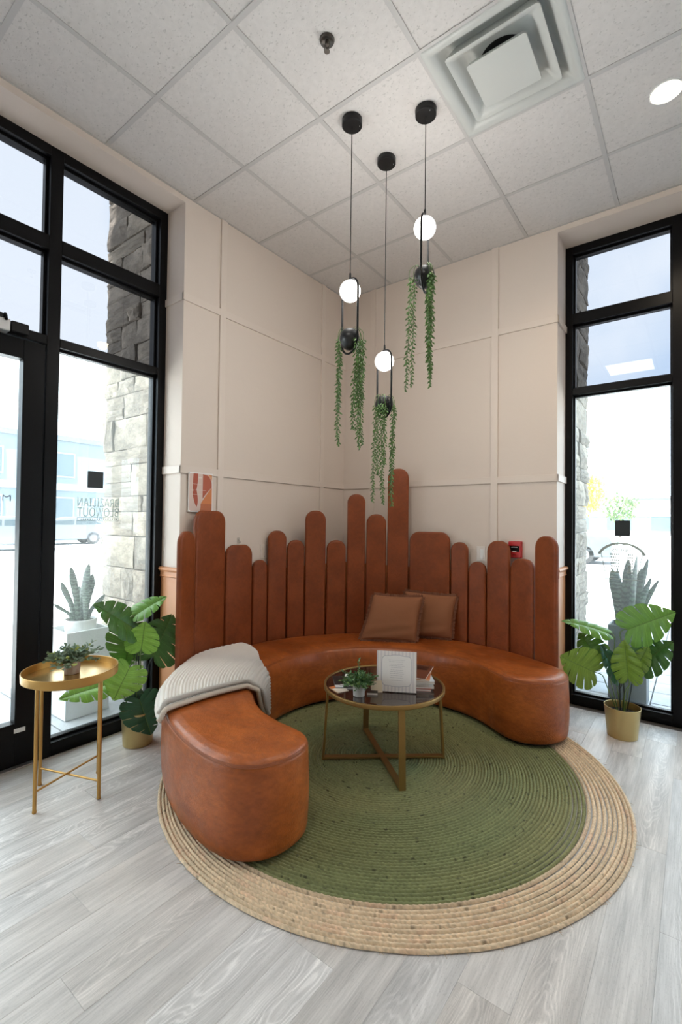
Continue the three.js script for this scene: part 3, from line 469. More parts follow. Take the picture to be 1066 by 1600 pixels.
// ---------------------------------------------------------------- cushions
function cushion(label, BL, BR, TR, TL, seed, tone) {
  const bl = V(...BL), br = V(...BR), tr = V(...TR), tl = V(...TL), c = V().add(bl).add(br).add(tr).add(tl).multiplyScalar(0.25);
  const ex = V().subVectors(br, bl).add(V().subVectors(tr, tl)).multiplyScalar(0.5), ey = V().subVectors(tl, bl).add(V().subVectors(tr, br)).multiplyScalar(0.5), w = ex.length(), h = ey.length();
  const x = ex.clone().normalize(), y = ey.clone().addScaledVector(x, -ey.dot(x)).normalize(), z = V().crossVectors(x, y), B = new THREE.Matrix4().makeBasis(x, y, z);
  const loc = (p) => { const q = V(...p).sub(c); return V(q.dot(x), q.dot(y), q.dot(z)); }, K = [loc(BL), loc(BR), loc(TL), loc(TR)];
  const o = thing('cushion', label, 'cushion', [c.x, c.y, c.z], 0, undefined); o.quaternion.setFromRotationMatrix(B);
  const m = std([0.30 * tone, 0.118 * tone, 0.052 * tone], { roughness: 0.85, bumpMap: again(T.linen, 5), bumpScale: 0.0012 });
  const at = (u, v) => { const a = K[0].clone().lerp(K[1], u), b = K[2].clone().lerp(K[3], u), p = a.lerp(b, v); const e = 4 * u * (1 - u), f = 4 * v * (1 - v); const k = 1 - 0.045 * (1 - Math.pow(Math.abs(2 * u - 1), 2)) * Math.pow(Math.abs(2 * v - 1), 3), l = 1 - 0.045 * (1 - Math.pow(Math.abs(2 * v - 1), 2)) * Math.pow(Math.abs(2 * u - 1), 3); return [V(p.x * l, p.y * k, p.z), Math.pow(Math.max(0, e * f), 0.42)]; };
  const N = 40, pos = [], uv = [], idx = [];
  for (const s of [1, -1]) { const b0 = pos.length / 3; for (let j = 0; j <= N; j++) for (let i = 0; i <= N; i++) { const u = i / N, v = j / N, [p, q] = at(u, v), n = 0.004 * (fbm(u, v, 5, 6, 3, seed) - 0.5) + 0.006 * Math.sin((v - 0.25 * u) * 22 + seed) * step(0.5, 0.05, v) * q; pos.push(p.x, p.y, p.z + s * (0.055 * q + (q > 0.05 ? n : 0) * Math.min(1, q * 2) + 0.0006)); uv.push(u * w, v * h); } for (let j = 0; j < N; j++) for (let i = 0; i < N; i++) { const a = b0 + j * (N + 1) + i, b = a + 1, c2 = a + N + 1, d = c2 + 1; s > 0 ? idx.push(a, b, d, a, d, c2) : idx.push(a, d, b, a, c2, d); } }
  const g = new THREE.BufferGeometry(); g.setAttribute('position', new THREE.Float32BufferAttribute(pos, 3)); g.setAttribute('uv', new THREE.Float32BufferAttribute(uv, 2)); g.setIndex(idx); g.computeVertexNormals();
  part('cover', g, m, o);
  // frayed flange all round
  const R = rng(seed), fp = [], fi = [], fu = [], E = 90;
  for (const [ax, bx] of [[(t) => at(t, 0), [0, -1]], [(t) => at(1, t), [1, 0]], [(t) => at(1 - t, 1), [0, 1]], [(t) => at(0, 1 - t), [-1, 0]]]) {
    const b0 = fp.length / 3;
    for (let i = 0; i <= E; i++) { const [p] = ax(i / E), r = 0.015 + 0.010 * R(), wz = 0.016 * (fbm(i / 90, 0.5, 22, 3, 3, seed) - 0.5) + 0.006 * (R() - 0.5); fp.push(p.x - bx[0] * 0.006, p.y - bx[1] * 0.006, p.z + 0.001, p.x + bx[0] * r * 0.6, p.y + bx[1] * r * 0.6, p.z + wz * 0.6 + 0.002, p.x + bx[0] * r, p.y + bx[1] * r, p.z + wz); for (let q = 0; q < 3; q++) fu.push(i / E * w, q * 0.01); }
    for (let i = 0; i < E; i++) for (let q = 0; q < 2; q++) { const a = b0 + i * 3 + q; fi.push(a, a + 1, a + 4, a, a + 4, a + 3); }
  }
  const f = new THREE.BufferGeometry(); f.setAttribute('position', new THREE.Float32BufferAttribute(fp, 3)); f.setAttribute('uv', new THREE.Float32BufferAttribute(fu, 2)); f.setIndex(fi); f.computeVertexNormals();
  const fm = m.clone(); fm.side = THREE.DoubleSide; fm.color = new THREE.Color().setRGB(0.17 * tone, 0.062 * tone, 0.03 * tone);
  part('frayed_edge', f, fm, o);
}
cushion('brown linen cushion with frayed edges leaning in front of the other one', [0.655, 0.448, 0.630], [1.030, 0.446, 0.402], [1.042, 0.785, 0.313], [0.705, 0.794, 0.518], 3, 1.0);
cushion('brown linen cushion with frayed edges standing behind the other one, partly hidden', [0.905, 0.450, 0.285], [1.219, 0.450, 0.155], [1.233, 0.785, 0.095], [0.850, 0.809, 0.265], 8, 1.0);
// ---------------------------------------------------------------- round braided rug, one braid after another
{
  const rug = thing('round_rug', 'large round braided jute rug with a green centre and a natural border', 'rug', [0, 0, 0]), R = rng(17);
  const braidMat = std(0xffffff, { roughness: 0.95, vertexColors: true, bumpMap: again(T.grain, 1), bumpScale: 0.002 });
  const W = 0.01655, n = 75;
  for (let k = 0; k < n; k++) {
    const t = k / (n - 1), r = (k + 0.5) * W, nat = k > 64, cx = lerp(1.290, 1.338, step(0.8, 1, t)), cz = lerp(1.341, 1.346, t), hgt = (k > 64 ? 0.0115 : 0.0105) + 0.0028 * R(), dr = nat ? 0.003 * (R() - 0.5) : 0.0012 * (R() - 0.5);
    const seg = Math.max(28, Math.round(2 * Math.PI * r / 0.0075)), tw = Math.max(6, Math.round(2 * Math.PI * r / 0.024)), ph = R() * 6, pos = [], col = [], uv = [], idx = [], M = 5, ringTone = nat ? 0.86 + 0.26 * R() : 0.93 + 0.14 * R();
    for (let i = 0; i <= seg; i++) {
      const a = i / seg * 2 * Math.PI, fleck = [];
      for (let j = 0; j < M; j++) {
        const s = j / (M - 1) * 2 - 1, lump = 0.5 + 0.5 * Math.cos(tw * a + ph + Math.abs(s) * 2.4 + (s > 0 ? Math.PI : 0));
        const wob = (k === n - 1 && s > 0 ? 0.004 * (fbm(i / seg, 0.3, 60, 3, 3, 5) - 0.3) : 0) + (nat ? 0.0035 * (fbm(i / seg, k / 75, 22, 40, 2, 6) - 0.5) : 0);
        const rr = r + dr + s * W * 0.52 * (1 - 0.05 * lump) + wob, y = hgt * Math.sqrt(Math.max(0, 1 - s * s * 0.93)) * (0.8 + 0.26 * lump) + 0.0008;
        pos.push(cx + rr * Math.cos(a), y, cz + rr * Math.sin(a)); uv.push(a * r, s * W);
        const h = hash(Math.floor((tw * a + ph) / Math.PI / 0.8), k * 7 + (s > 0 ? 1 : 0), 3), dark = h > 0.984 ? (nat ? 0.45 : 0.3) : 1, v = (0.74 + 0.36 * hash(i * 3 + j, k, 6) + 0.16 * (h - 0.5)) * ringTone * dark * (0.86 + 0.16 * lump), q = hash(Math.floor(i / 9), k, 12);
        if (nat) { const red = q > 0.9 ? 0.93 : 1; col.push(0.72 * v, 0.555 * v * red, 0.375 * v * red); } else { const y2 = 0.9 + 0.25 * fbm(i / seg, t, 6, 5, 2, 14); col.push(0.215 * v * y2, 0.23 * v, 0.098 * v); }
      }
    }
    for (let i = 0; i < seg; i++) for (let j = 0; j + 1 < M; j++) { const p = i * M + j; idx.push(p, p + 1, p + M, p + 1, p + M + 1, p + M); }
    const g = new THREE.BufferGeometry(); g.setAttribute('position', new THREE.Float32BufferAttribute(pos, 3)); g.setAttribute('color', new THREE.Float32BufferAttribute(col, 3)); g.setAttribute('uv', new THREE.Float32BufferAttribute(uv, 2)); g.setIndex(idx); g.computeVertexNormals();
    part('braid', g, braidMat, rug);
  }
  // loose jute ends along the rim
  const ends = []; for (let i = 0; i < 150; i++) { const a = R() * Math.PI * 2, r = 1.243 + 0.005 * R(), p = V(1.338 + r * Math.cos(a), 0.004 + 0.007 * R(), 1.346 + r * Math.sin(a)), d = V(Math.cos(a + (R() - 0.5) * 2.4), (R() - 0.3) * 0.3, Math.sin(a + (R() - 0.5) * 2.4)).multiplyScalar(0.008 + 0.012 * R()); ends.push(rod(p, p.clone().add(d), 0.0009, 4, 0.0004)); }
  part('loose_fibre', ends, std([0.5, 0.35, 0.21], { roughness: 1 }), rug, 'stuff');
}

// ---------------------------------------------------------------- coffee table and what stands on it
const TX = 1.325, TZ = 1.352, TH = 0.44, brass = std([0.30, 0.185, 0.062], { metalness: 0.75, roughness: 0.42 });
{
  const o = thing('coffee_table', 'low round coffee table with smoked glass top and dull gold crossed frame', 'table', [TX, 0, TZ]), R0 = 0.352;
  part('rim', lathe([[R0 - 0.026, TH - 0.024], [R0 - 0.002, TH - 0.024], [R0, TH - 0.021], [R0, TH - 0.003], [R0 - 0.003, TH], [R0 - 0.011, TH], [R0 - 0.014, TH - 0.004], [R0 - 0.014, TH - 0.010], [R0 - 0.026, TH - 0.012], [R0 - 0.026, TH - 0.024]], 96), brass, o);
  part('glass_top', new THREE.CylinderGeometry(R0 - 0.0145, R0 - 0.0145, 0.006, 96).translate(0, TH - 0.0085, 0), phys([0.028, 0.014, 0.009], { roughness: 0.06, metalness: 0, clearcoat: 0.6, clearcoatRoughness: 0.03 }), o);
  const ft = [[1.065, 1.588], [1.598, 1.145], [1.582, 1.582], [1.059, 1.137]].map(([x, z]) => { const d = V(x - TX, 0, z - TZ); return d.setLength(0.352); });
  for (const f of ft) { const up = f.clone().setLength(0.328); up.y = TH - 0.024; const lo = f.clone(); lo.y = 0.012; const ac = V(-f.z, 0, f.x).normalize(); part('leg', bar(lo, up, 0.036, 0.013, ac), brass, o); }
  for (const [a, b] of [[0, 1], [2, 3]]) { const p = ft[a].clone(), q = ft[b].clone(); p.y = q.y = 0.021 + a * 0.0001; part('floor_bar', bar(p, q, 0.034, 0.013, V(0, 1, 0).cross(V().subVectors(q, p)).normalize()), brass, o); }
}
const leafGeo = (w, l, fold) => { const g = new THREE.BufferGeometry(), P = [[0, 0, 0], [-w * 0.8, l * 0.35, fold], [0, l * 0.4, 0], [w * 0.8, l * 0.35, fold], [-w * 0.7, l * 0.72, fold * 0.8], [0, l * 0.72, -fold * 0.2], [w * 0.7, l * 0.72, fold * 0.8], [0, l, -fold * 0.6]]; g.setAttribute('position', new THREE.Float32BufferAttribute(P.flat(), 3)); g.setAttribute('uv', new THREE.Float32BufferAttribute(P.map((p) => [p[0], p[1]]).flat(), 2)); g.setIndex([0, 2, 1, 0, 3, 2, 1, 2, 5, 1, 5, 4, 2, 3, 6, 2, 6, 5, 4, 5, 7, 5, 6, 7]); g.computeVertexNormals(); return flat(g); };
const foil = (c, o = {}) => phys(c, { side: THREE.DoubleSide, roughness: 0.5, ...o });
function sprig(gs, R, base, dir, len, count, size, pick, droop = 0.3) {
  const pts = []; for (let i = 0; i <= 4; i++) { const t = i / 4; pts.push(base.clone().addScaledVector(dir, len * t).add(V(0, -droop * len * t * t, 0))); }
  const c = new THREE.CatmullRomCurve3(pts);
  for (let i = 0; i < count; i++) {
    const t = 0.15 + 0.85 * (i + R() * 0.5) / count, p = c.getPointAt(Math.min(1, t)), tg = c.getTangentAt(Math.min(1, t)), a = i * 2.4 + R(), side = V(Math.cos(a), 0.25, Math.sin(a)).normalize(), d = side.addScaledVector(tg, 0.7).normalize(), s = size * (0.7 + 0.6 * R());
    const g = leafGeo(s * 0.3, s, s * 0.12), q = new THREE.Quaternion().setFromUnitVectors(V(0, 1, 0), d); g.applyQuaternion(new THREE.Quaternion().setFromAxisAngle(V(0, 1, 0), R() * 6)); g.applyQuaternion(q); g.translate(p.x, p.y, p.z); gs[pick(R)].push(g);
  }
  return new THREE.TubeGeometry(c, 8, 0.0011, 4);
}
{
  const o = thing('potted_plant', 'small green artificial plant in a white cylinder pot on the coffee table', 'plant', [1.318, TH - 0.0055, 1.597]), R = rng(31);
  part('pot', lathe([[0, 0], [0.029, 0], [0.031, 0.003], [0.034, 0.07], [0.0315, 0.07], [0.03, 0.062], [0, 0.06]], 40), std([0.62, 0.6, 0.57], { roughness: 0.85, map: again(T.concrete, 2) }), o);
  const gs = [[], [], []], st = [], pick = (r) => (r() < 0.5 ? 0 : r() < 0.7 ? 1 : 2);
  for (let i = 0; i < 84; i++) { const a = R() * 6.28, e = 0.25 + 1.0 * R(), d = V(Math.cos(a) * Math.cos(e), Math.sin(e), Math.sin(a) * Math.cos(e)); st.push(sprig(gs, R, V(d.x * 0.018, 0.062, d.z * 0.018), d, 0.055 + 0.05 * R(), 12, 0.0185, pick)); }
  for (const [dx, dy, dz, l] of [[-0.1, 1, -0.1, 0.155], [-0.75, 0.72, 0.35, 0.135], [0.75, 0.6, -0.5, 0.115], [-0.6, 0.25, 0.6, 0.1]]) st.push(sprig(gs, R, V(0, 0.062, 0), V(dx, dy, dz).normalize(), l, 14, 0.0175, pick, 0.15));
  part('stem', st, foil([0.10, 0.16, 0.06]), o);
  [[0.075, 0.17, 0.055], [0.12, 0.24, 0.10], [0.22, 0.33, 0.09]].forEach((c, i) => part('foliage', gs[i], foil(c), o, 'stuff'));
}
{ // acrylic sign holder with a printed sheet
  const BL = V(1.36, TH - 0.0055, 1.487), BR = V(1.555, TH - 0.0055, 1.379), d = V().subVectors(BR, BL), w = d.length(), h = 0.232, turn = Math.atan2(-d.z, d.x), c = BL.clone().add(BR).multiplyScalar(0.5);
  const o = thing('table_sign', 'upright clear sign holder with a pale printed sheet on the coffee table', 'sign', [c.x, c.y, c.z], turn);
  const print = canvasTex(512, 540, (g, W, H) => {
    g.fillStyle = '#f3ece9'; g.fillRect(0, 0, W, H); g.fillStyle = '#e2dbdc'; for (let x = 0; x < W; x += 46) g.fillRect(x, 0, 20, H);
    const blob = (m) => { g.beginPath(); const x0 = 60 + m, x1 = W - 60 - m, y0 = 50 + m, y1 = H - 70 - m, r = 50; g.moveTo(x0 + r, y0 + 14); g.quadraticCurveTo(W / 2 - 60, y0 + 14, W / 2 - 50, y0); g.lineTo(W / 2 + 50, y0); g.quadraticCurveTo(W / 2 + 60, y0 + 14, x1 - r, y0 + 14); g.quadraticCurveTo(x1 - 12, y0 + 20, x1 - 6, y0 + 70); g.quadraticCurveTo(x1 + 4, H / 2 - 60, x1 - 6, H / 2); g.quadraticCurveTo(x1 + 4, H / 2 + 80, x1 - 8, y1 - 60); g.quadraticCurveTo(x1 - 20, y1 - 14, x1 - r - 10, y1 - 10); g.quadraticCurveTo(W / 2 + 70, y1 - 8, W / 2 + 50, y1); g.lineTo(W / 2 - 50, y1); g.quadraticCurveTo(W / 2 - 70, y1 - 8, x0 + r + 10, y1 - 10); g.quadraticCurveTo(x0 + 20, y1 - 14, x0 + 8, y1 - 60); g.quadraticCurveTo(x0 - 4, H / 2 + 80, x0 + 6, H / 2); g.quadraticCurveTo(x0 - 4, H / 2 - 60, x0 + 6, y0 + 70); g.quadraticCurveTo(x0 + 12, y0 + 20, x0 + r, y0 + 14); g.closePath(); };
    blob(0); g.fillStyle = '#f6f1ef'; g.fill(); g.strokeStyle = '#aaa6b4'; g.lineWidth = 5; g.stroke();
    g.strokeStyle = '#a9a5ae'; g.lineWidth = 3; const R = rng(4); for (const [y, a, b] of [[118, 150, 362], [140, 160, 350], [172, 176, 340], [196, 160, 356], [220, 186, 330], [250, 180, 338], [274, 176, 340], [298, 170, 350], [324, 180, 336], [352, 176, 340], [388, 180, 332]]) { let x = a; while (x < b) { const l = 8 + R() * 26; g.beginPath(); g.moveTo(x, y); g.lineTo(Math.min(b, x + l), y); g.stroke(); x += l + 6; } }
  });
  part('sheet', box(-w / 2 + 0.002, w / 2 - 0.002, 0.006, h - 0.002, -0.0006, 0.0006), std([0.82, 0.82, 0.82], { roughness: 0.7 }), o);
  const face = part('print', new THREE.PlaneGeometry(w - 0.004, h - 0.008), std([1, 1, 1], { map: print, roughness: 0.6 }), o); face.position.set(0, (0.006 + h - 0.002) / 2, 0.0009);
  const acry = phys([0.97, 0.98, 0.98], { transmission: 1, thickness: 0, roughness: 0.02, ior: 1.49 });
  const fp = part('holder', new THREE.PlaneGeometry(w, h), acry, o); fp.position.set(0, h / 2, 0.003);
  const bp = part('holder', new THREE.PlaneGeometry(w, h), acry, o); bp.position.set(0, h / 2, -0.003);
  part('foot', box(-w / 2, w / 2, 0, 0.003, -0.05, 0.004, 0.001), phys([0.9, 0.92, 0.92], { transmission: 1, thickness: 0.003, roughness: 0.02 }), o);
  const card = single('folded_card', box(-0.032, 0.032, 0, 0.064, -0.0006, 0.0006), std([0.78, 0.68, 0.52], { roughness: 0.8 }), 'small cream card leaning against the left side of the sign', 'card');
  card.position.set(BL.x + 0.012, TH + 0.055, BL.z + 0.012); card.rotation.set(-0.12, turn, 0.1, 'YXZ');
  card.position.y = TH - 0.005;
}
function magazine(x, z, y, w, l, t, turn, coverCol, label, group, draw) {
  const o = thing('magazine', label, 'magazine', [x, y, z], turn, group);
  part('pages', box(-w / 2 + 0.0015, w / 2 - 0.001, 0.0006, t - 0.0006, -l / 2 + 0.0015, l / 2 - 0.0015), std([0.78, 0.76, 0.72], { roughness: 0.8 }), o);
  part('cover', [box(-w / 2, w / 2, t - 0.0006, t, -l / 2, l / 2), box(-w / 2, w / 2, 0, 0.0006, -l / 2, l / 2), box(-w / 2, -w / 2 + 0.0012, 0, t, -l / 2, l / 2)], std(coverCol, { roughness: 0.35 }), o);
  if (draw) { const p = part('cover_print', new THREE.PlaneGeometry(w, l), std([0.9, 0.9, 0.9], { map: canvasTex(160, 210, draw), roughness: 0.35 }), o); p.rotation.x = -Math.PI / 2; p.position.y = t + 0.0004; }
}
{
  const Y = TH - 0.0055, block = (bg, list) => (g, W, H) => { g.fillStyle = bg; g.fillRect(0, 0, W, H); for (const [c, x, y, w, h] of list) { g.fillStyle = c; g.fillRect(x * W, y * H, w * W, h * H); } };
  let y = Y; const stack = [[0.012, 0.30, 0xb03a30, 'red-edged magazine at the bottom of the stack behind the sign'], [0.010, 0.34, 0xd9d4cc, 'white magazine second from the bottom of the stack behind the sign', [['#1a1a1a', 0.5, 0.1, 0.4, 0.3]]], [0.014, 0.24, 0xe2ddd6, 'thick white magazine in the middle of the stack behind the sign', null], [0.016, 0.42, 0xc8d2da, 'thick pale blue-white catalogue below the top magazines of the stack', null], [0.008, 0.18, 0xd7a378, 'peach covered magazine second from the top of the stack behind the sign', [['#f3dfc8', 0.1, 0.1, 0.5, 0.35], ['#c46a3c', 0.5, 0.5, 0.5, 0.4]]], [0.007, 0.05, 0x6a3a26, 'brown covered magazine on top of the stack behind the sign', [['#e8d9c8', 0.1, 0.72, 0.5, 0.2], ['#3a1d14', 0.3, 0.1, 0.6, 0.3]]]];
  stack.forEach(([t, turn, c, label, list], i) => { magazine(1.45 + 0.010 * Math.sin(i * 2.3), 1.228 + 0.008 * Math.cos(i * 1.9), y, 0.205, 0.25, t, turn + 0.22, c, label, undefined, list && block('#' + c.toString(16).padStart(6, '0'), list)); y += t + 0.0008; });
  magazine(1.145, 1.475, Y, 0.15, 0.21, 0.007, 0.75, 0x8f8a84, 'grey magazine lying under the others near the left table rim', undefined, block('#2a2a2c', [['#d9d9d9', 0, 0.75, 0.3, 0.2], ['#e8e8e8', 0.4, 0.7, 0.5, 0.14]]));
  magazine(1.168, 1.432, Y + 0.0078, 0.15, 0.2, 0.009, 0.55, 0x1f1f22, 'black and white magazine on top of the pair near the left table rim', undefined, block('#15151a', [['#f2f2f2', 0.1, 0.1, 0.5, 0.25], ['#c9c9c9', 0.1, 0.8, 0.8, 0.12]]));
  magazine(1.175, 1.592, Y, 0.07, 0.1, 0.004, 1.2, 0xe2b48c, 'small peach leaflet by the rim left of the white pot', undefined, block('#e9dccb', [['#c8743f', 0, 0, 0.9, 0.35]]));
  magazine(1.352, 1.515, Y, 0.06, 0.075, 0.012, 0.55, 0x17140f, 'small black notepad with white edges right of the white pot', undefined, null);
}
// ---------------------------------------------------------------- gold tray side table with its plant
const SX = 0.253, SZ = 2.63;
{
  const o = thing('side_table', 'tall slim gold side table with round tray top and crossed stretchers', 'table', [SX, 0, SZ]), r = 0.216;
  const g2 = std([0.50, 0.29, 0.085], { metalness: 0.7, roughness: 0.36 }), inner = std([0.55, 0.36, 0.13], { metalness: 0.8, roughness: 0.22 });
  part('tray_rim', lathe([[r - 0.006, 0.589], [r - 0.003, 0.586], [r, 0.588], [r + 0.001, 0.624], [r, 0.6265], [r - 0.002, 0.6265], [r - 0.0035, 0.624], [r - 0.005, 0.592]], 80), g2, o);
  part('tray', lathe([[0, 0.586], [r - 0.004, 0.586], [r - 0.004, 0.5925], [0, 0.5925]], 80), inner, o);
  const legs = [[0.060, 0.176], [0.178, -0.065], [-0.060, -0.175], [-0.178, 0.066]];
  legs.forEach(([x, z]) => { const l = part('leg', rod(V(x, 0.008, z), V(x, 0.586, z), 0.0085, 16), g2, o); part('foot', lathe([[0, 0], [0.008, 0], [0.010, 0.003], [0.010, 0.010], [0.0086, 0.014]], 16).translate(x, 0, z), g2, l); });
  [[0, 2, 0.098], [1, 3, 0.088]].forEach(([a, b, y]) => part('stretcher', rod(V(legs[a][0], y, legs[a][1]), V(legs[b][0], y, legs[b][1]), 0.005, 10), g2, o));
  part('ring', new THREE.TorusGeometry(0.186, 0.006, 8, 64).rotateX(Math.PI / 2).translate(0, 0.578, 0), g2, o);
}
{
  const o = thing('potted_plant', 'small grey-green artificial plant in a weathered terracotta pot on the side table', 'plant', [SX - 0.015, 0.5925, SZ - 0.01]), R = rng(41);
  const clay = dataTex(256, 128, (u, v) => { const a = fbm(u, v, 6, 4, 5, 44), b = fbm(u, v, 24, 20, 3, 45); const k = step(0.35, 0.7, a); return [lerp(0.62, 0.74, k) + 0.1 * (b - 0.5), lerp(0.48, 0.68, k) + 0.1 * (b - 0.5), lerp(0.42, 0.63, k) + 0.1 * (b - 0.5)]; }, { srgb: true });
  part('pot', lathe([[0, 0], [0.034, 0], [0.036, 0.003], [0.039, 0.066], [0.036, 0.066], [0.034, 0.058], [0, 0.055]], 40), std([0.85, 0.85, 0.85], { map: clay, roughness: 0.9 }), o);
  const gs = [[], [], []], st = [], pick = (r) => (r() < 0.55 ? 0 : r() < 0.62 ? 1 : 2);
  for (let i = 0; i < 52; i++) { const a = R() * 6.28, e = 0.2 + 1.1 * R(), d = V(Math.cos(a) * Math.cos(e), Math.sin(e), Math.sin(a) * Math.cos(e)); st.push(sprig(gs, R, V(d.x * 0.02, 0.06, d.z * 0.02), d, 0.075 + 0.05 * R(), 9, 0.028, pick)); }
  for (const [dx, dy, dz, l] of [[0.65, 0.9, -0.5, 0.165], [0.8, 0.55, -0.5, 0.17], [0.7, 0.7, -0.3, 0.15], [-0.5, 0.45, 0.7, 0.13]]) st.push(sprig(gs, R, V(0, 0.06, 0), V(dx, dy, dz).normalize(), l, 11, 0.027, pick, 0.1));
  part('stem', st, foil([0.16, 0.18, 0.09]), o);
  [[0.16, 0.23, 0.15], [0.25, 0.33, 0.24], [0.42, 0.47, 0.12]].forEach((c, i) => part('foliage', gs[i], foil(c, { roughness: 0.7 }), o, 'stuff'));
}

// ---------------------------------------------------------------- monstera plants
const EDGE = new THREE.CatmullRomCurve3([[0.015, 0.0], [0.10, -0.13], [0.25, -0.17], [0.40, -0.08], [0.48, 0.10], [0.485, 0.30], [0.43, 0.52], [0.32, 0.71], [0.17, 0.87], [0.0, 1.02]].map(([x, y]) => V(x, y, 0)), false, 'centripetal');
function monsteraLeaf(L, Wd, { fold = 0.2, droop = 0.25, curl = 0.1, seed = 1, half = [1, 1] } = {}) {
  const R = rng(seed), pos = [], uv = [], idx = [], S = 9, Q = 4, lobes = 7;
  const shape = (x, y, s) => { const ax = Math.abs(x); return V(x * Wd, y * L, (fold * ax - droop * y * y * 0.5 - curl * ax * ax * 2.2) * L + 0.008 * L * Math.sin(y * 26 + ax * 9) * Math.min(1, ax * 5)); };
  for (const sd of [-1, 1]) {
    const slit0 = []; for (let k = 0; k <= lobes; k++) slit0.push(0.36 + 0.2 * R());
    for (let k = 0; k < lobes; k++) {
      const t0 = k === 0 ? 0 : (k + 0.0) / lobes, t1 = (k + 1) / lobes, mid = (t0 + t1) / 2, hw = (t1 - t0) / 2, b0 = pos.length / 3, gap = 0.07 + 0.06 * R(), cut = k > 0 && k < lobes;
      for (let i = 0; i <= S; i++) for (let j = 0; j <= Q; j++) {
        const s = i / S, tt = j / Q * 2 - 1, sl = tt < 0 ? (k === 0 ? 2 : slit0[k]) : (k === lobes - 1 ? 2 : slit0[k + 1]);
        const g = gap * step(sl, Math.min(1, sl + 0.12), s) * (s > sl ? 0.55 + 0.45 * s : 1), t = clamp(mid + hw * tt * (1 - g * Math.abs(tt)));
        const e = EDGE.getPoint(t), my = t < 0.16 ? 0.0 : 0.96 * Math.pow((t - 0.16) / 0.84, 1.08), smax = 1 - 0.055 * Math.pow(Math.abs(tt), 4) * (cut && t < 0.93 ? 1 : 0.2);
        const w = s * smax, c = Math.pow(w, 1.15), p = shape(sd * half[sd < 0 ? 0 : 1] * e.x * w, lerp(my, e.y, c), s); p.z += 0.012 * L * (1 - tt * tt) * Math.sin(w * Math.PI);
        pos.push(p.x, p.y, p.z); uv.push(t * 7, s * sd);
      }
      for (let i = 0; i < S; i++) for (let j = 0; j < Q; j++) { const a = b0 + i * (Q + 1) + j, b = a + 1, c = a + Q + 1, d = c + 1; sd > 0 ? idx.push(a, c, b, b, c, d) : idx.push(a, b, c, b, d, c); }
    }
  }
  const g = new THREE.BufferGeometry(); g.setAttribute('position', new THREE.Float32BufferAttribute(pos, 3)); g.setAttribute('uv', new THREE.Float32BufferAttribute(uv, 2)); g.setIndex(idx); g.computeVertexNormals();
  const vein = []; for (let i = 0; i <= 8; i++) { const p = shape(0, i / 8 * 0.96, 0); p.z += 0.0006; vein.push(p); }
  return [g, tube(vein, 0.0016, 16, 5)];
}
const veinMap = dataTex(256, 256, (u, v) => { const f = Math.abs(((u * 1) % 1) - 0.5) * 2, vein = step(0.93, 1.0, 1 - f), w = fbm(u, v, 6, 6, 3, 71), k = 0.80 + 0.16 * w + 0.22 * vein; return [k * 0.98 + 0.1 * vein, k, k * 0.9]; }, { srgb: true });
function leafMat(c, rough = 0.42, trans = 0.22) { return phys(c, { side: THREE.DoubleSide, roughness: rough, map: veinMap, transmission: 0, sheen: 0, specularIntensity: 0.8 }); }
const LG = { light: leafMat([0.26, 0.50, 0.085]), mid: leafMat([0.15, 0.34, 0.055]), dark: leafMat([0.07, 0.185, 0.045], 0.35), blue: leafMat([0.025, 0.095, 0.055], 0.3), olive: leafMat([0.21, 0.34, 0.055]) };
const stalkGreen = std([0.09, 0.16, 0.03], { roughness: 0.5 }), stalkDark = std([0.012, 0.022, 0.012], { roughness: 0.5 });
// leaves: [attach point, tip, width / length, normal it roughly faces, tone, fold, droop, curl, stalk bend]
function monstera(name, label, base, pot, leaves, seed) {
  const p = thing('plant_pot', pot.label, 'pot', base), [rb, rt, h] = pot.size;
  part('pot_wall', lathe([[rb - 0.004, 0], [rb, 0.003], [rt - 0.0005, h - 0.003], [rt, h], [rt - 0.002, h + 0.001], [rt - 0.004, h - 0.002], [rb - 0.002, 0.012], [rb - 0.004, 0]], 64), paleGold, p);
  part('pot_floor', new THREE.CylinderGeometry(rb - 0.003, rb - 0.003, 0.008, 48).translate(0, 0.006, 0), paleGold, p);
  const sg = lathe([[rt - 0.010, h - 0.045], [rt * 0.6, h - 0.036], [0.002, h - 0.03]], 40);
  part('soil', sg, soil, p);
  const o = thing(name, label, 'plant', [base[0], h - 0.035, base[2]]);
  leaves.forEach(([A, B, ratio, N, tone, fold, droop, curl, root], k) => {
    const a = V(...A).sub(o.position), b = V(...B).sub(o.position), y = V().subVectors(b, a), L = y.length(); y.normalize();
    const n = V(...N), z = n.addScaledVector(y, -n.dot(y)).normalize(), x = V().crossVectors(y, z);
    const [g, vein] = monsteraLeaf(L, L * ratio * 1.12, { fold, droop, curl, seed: seed * 20 + k });
    const M = new THREE.Matrix4().makeBasis(x, y, z).setPosition(a);
    const stem = (() => { const r0 = V(root[0], 0, root[1]), m1 = r0.clone().lerp(a, 0.45).add(V(0, Math.max(0, a.y) * 0.16 + 0.012, 0)), m2 = a.clone().addScaledVector(y, -Math.min(0.05, L * 0.25)).add(V(0, 0.006, 0)); return part('stalk', tube([r0, m1, m2, a], 0.0032, 22, 7), tone === LG.dark || tone === LG.blue ? stalkDark : stalkGreen, o); })();
    const lf = part('leaf', g, tone, o); lf.applyMatrix4(M);
    part('midrib', vein, stalkGreen, lf);
  });
  for (const [x, z, top] of [[0.008, 0.006, 0.26], [-0.012, -0.008, 0.36]]) part('main_stem', tube([V(x, 0, z), V(x * 1.4, top * 0.5, z * 1.2), V(x * 1.2 - 0.01, top, z)], 0.0045, 16, 8), stalkDark, o);
  return o;
}
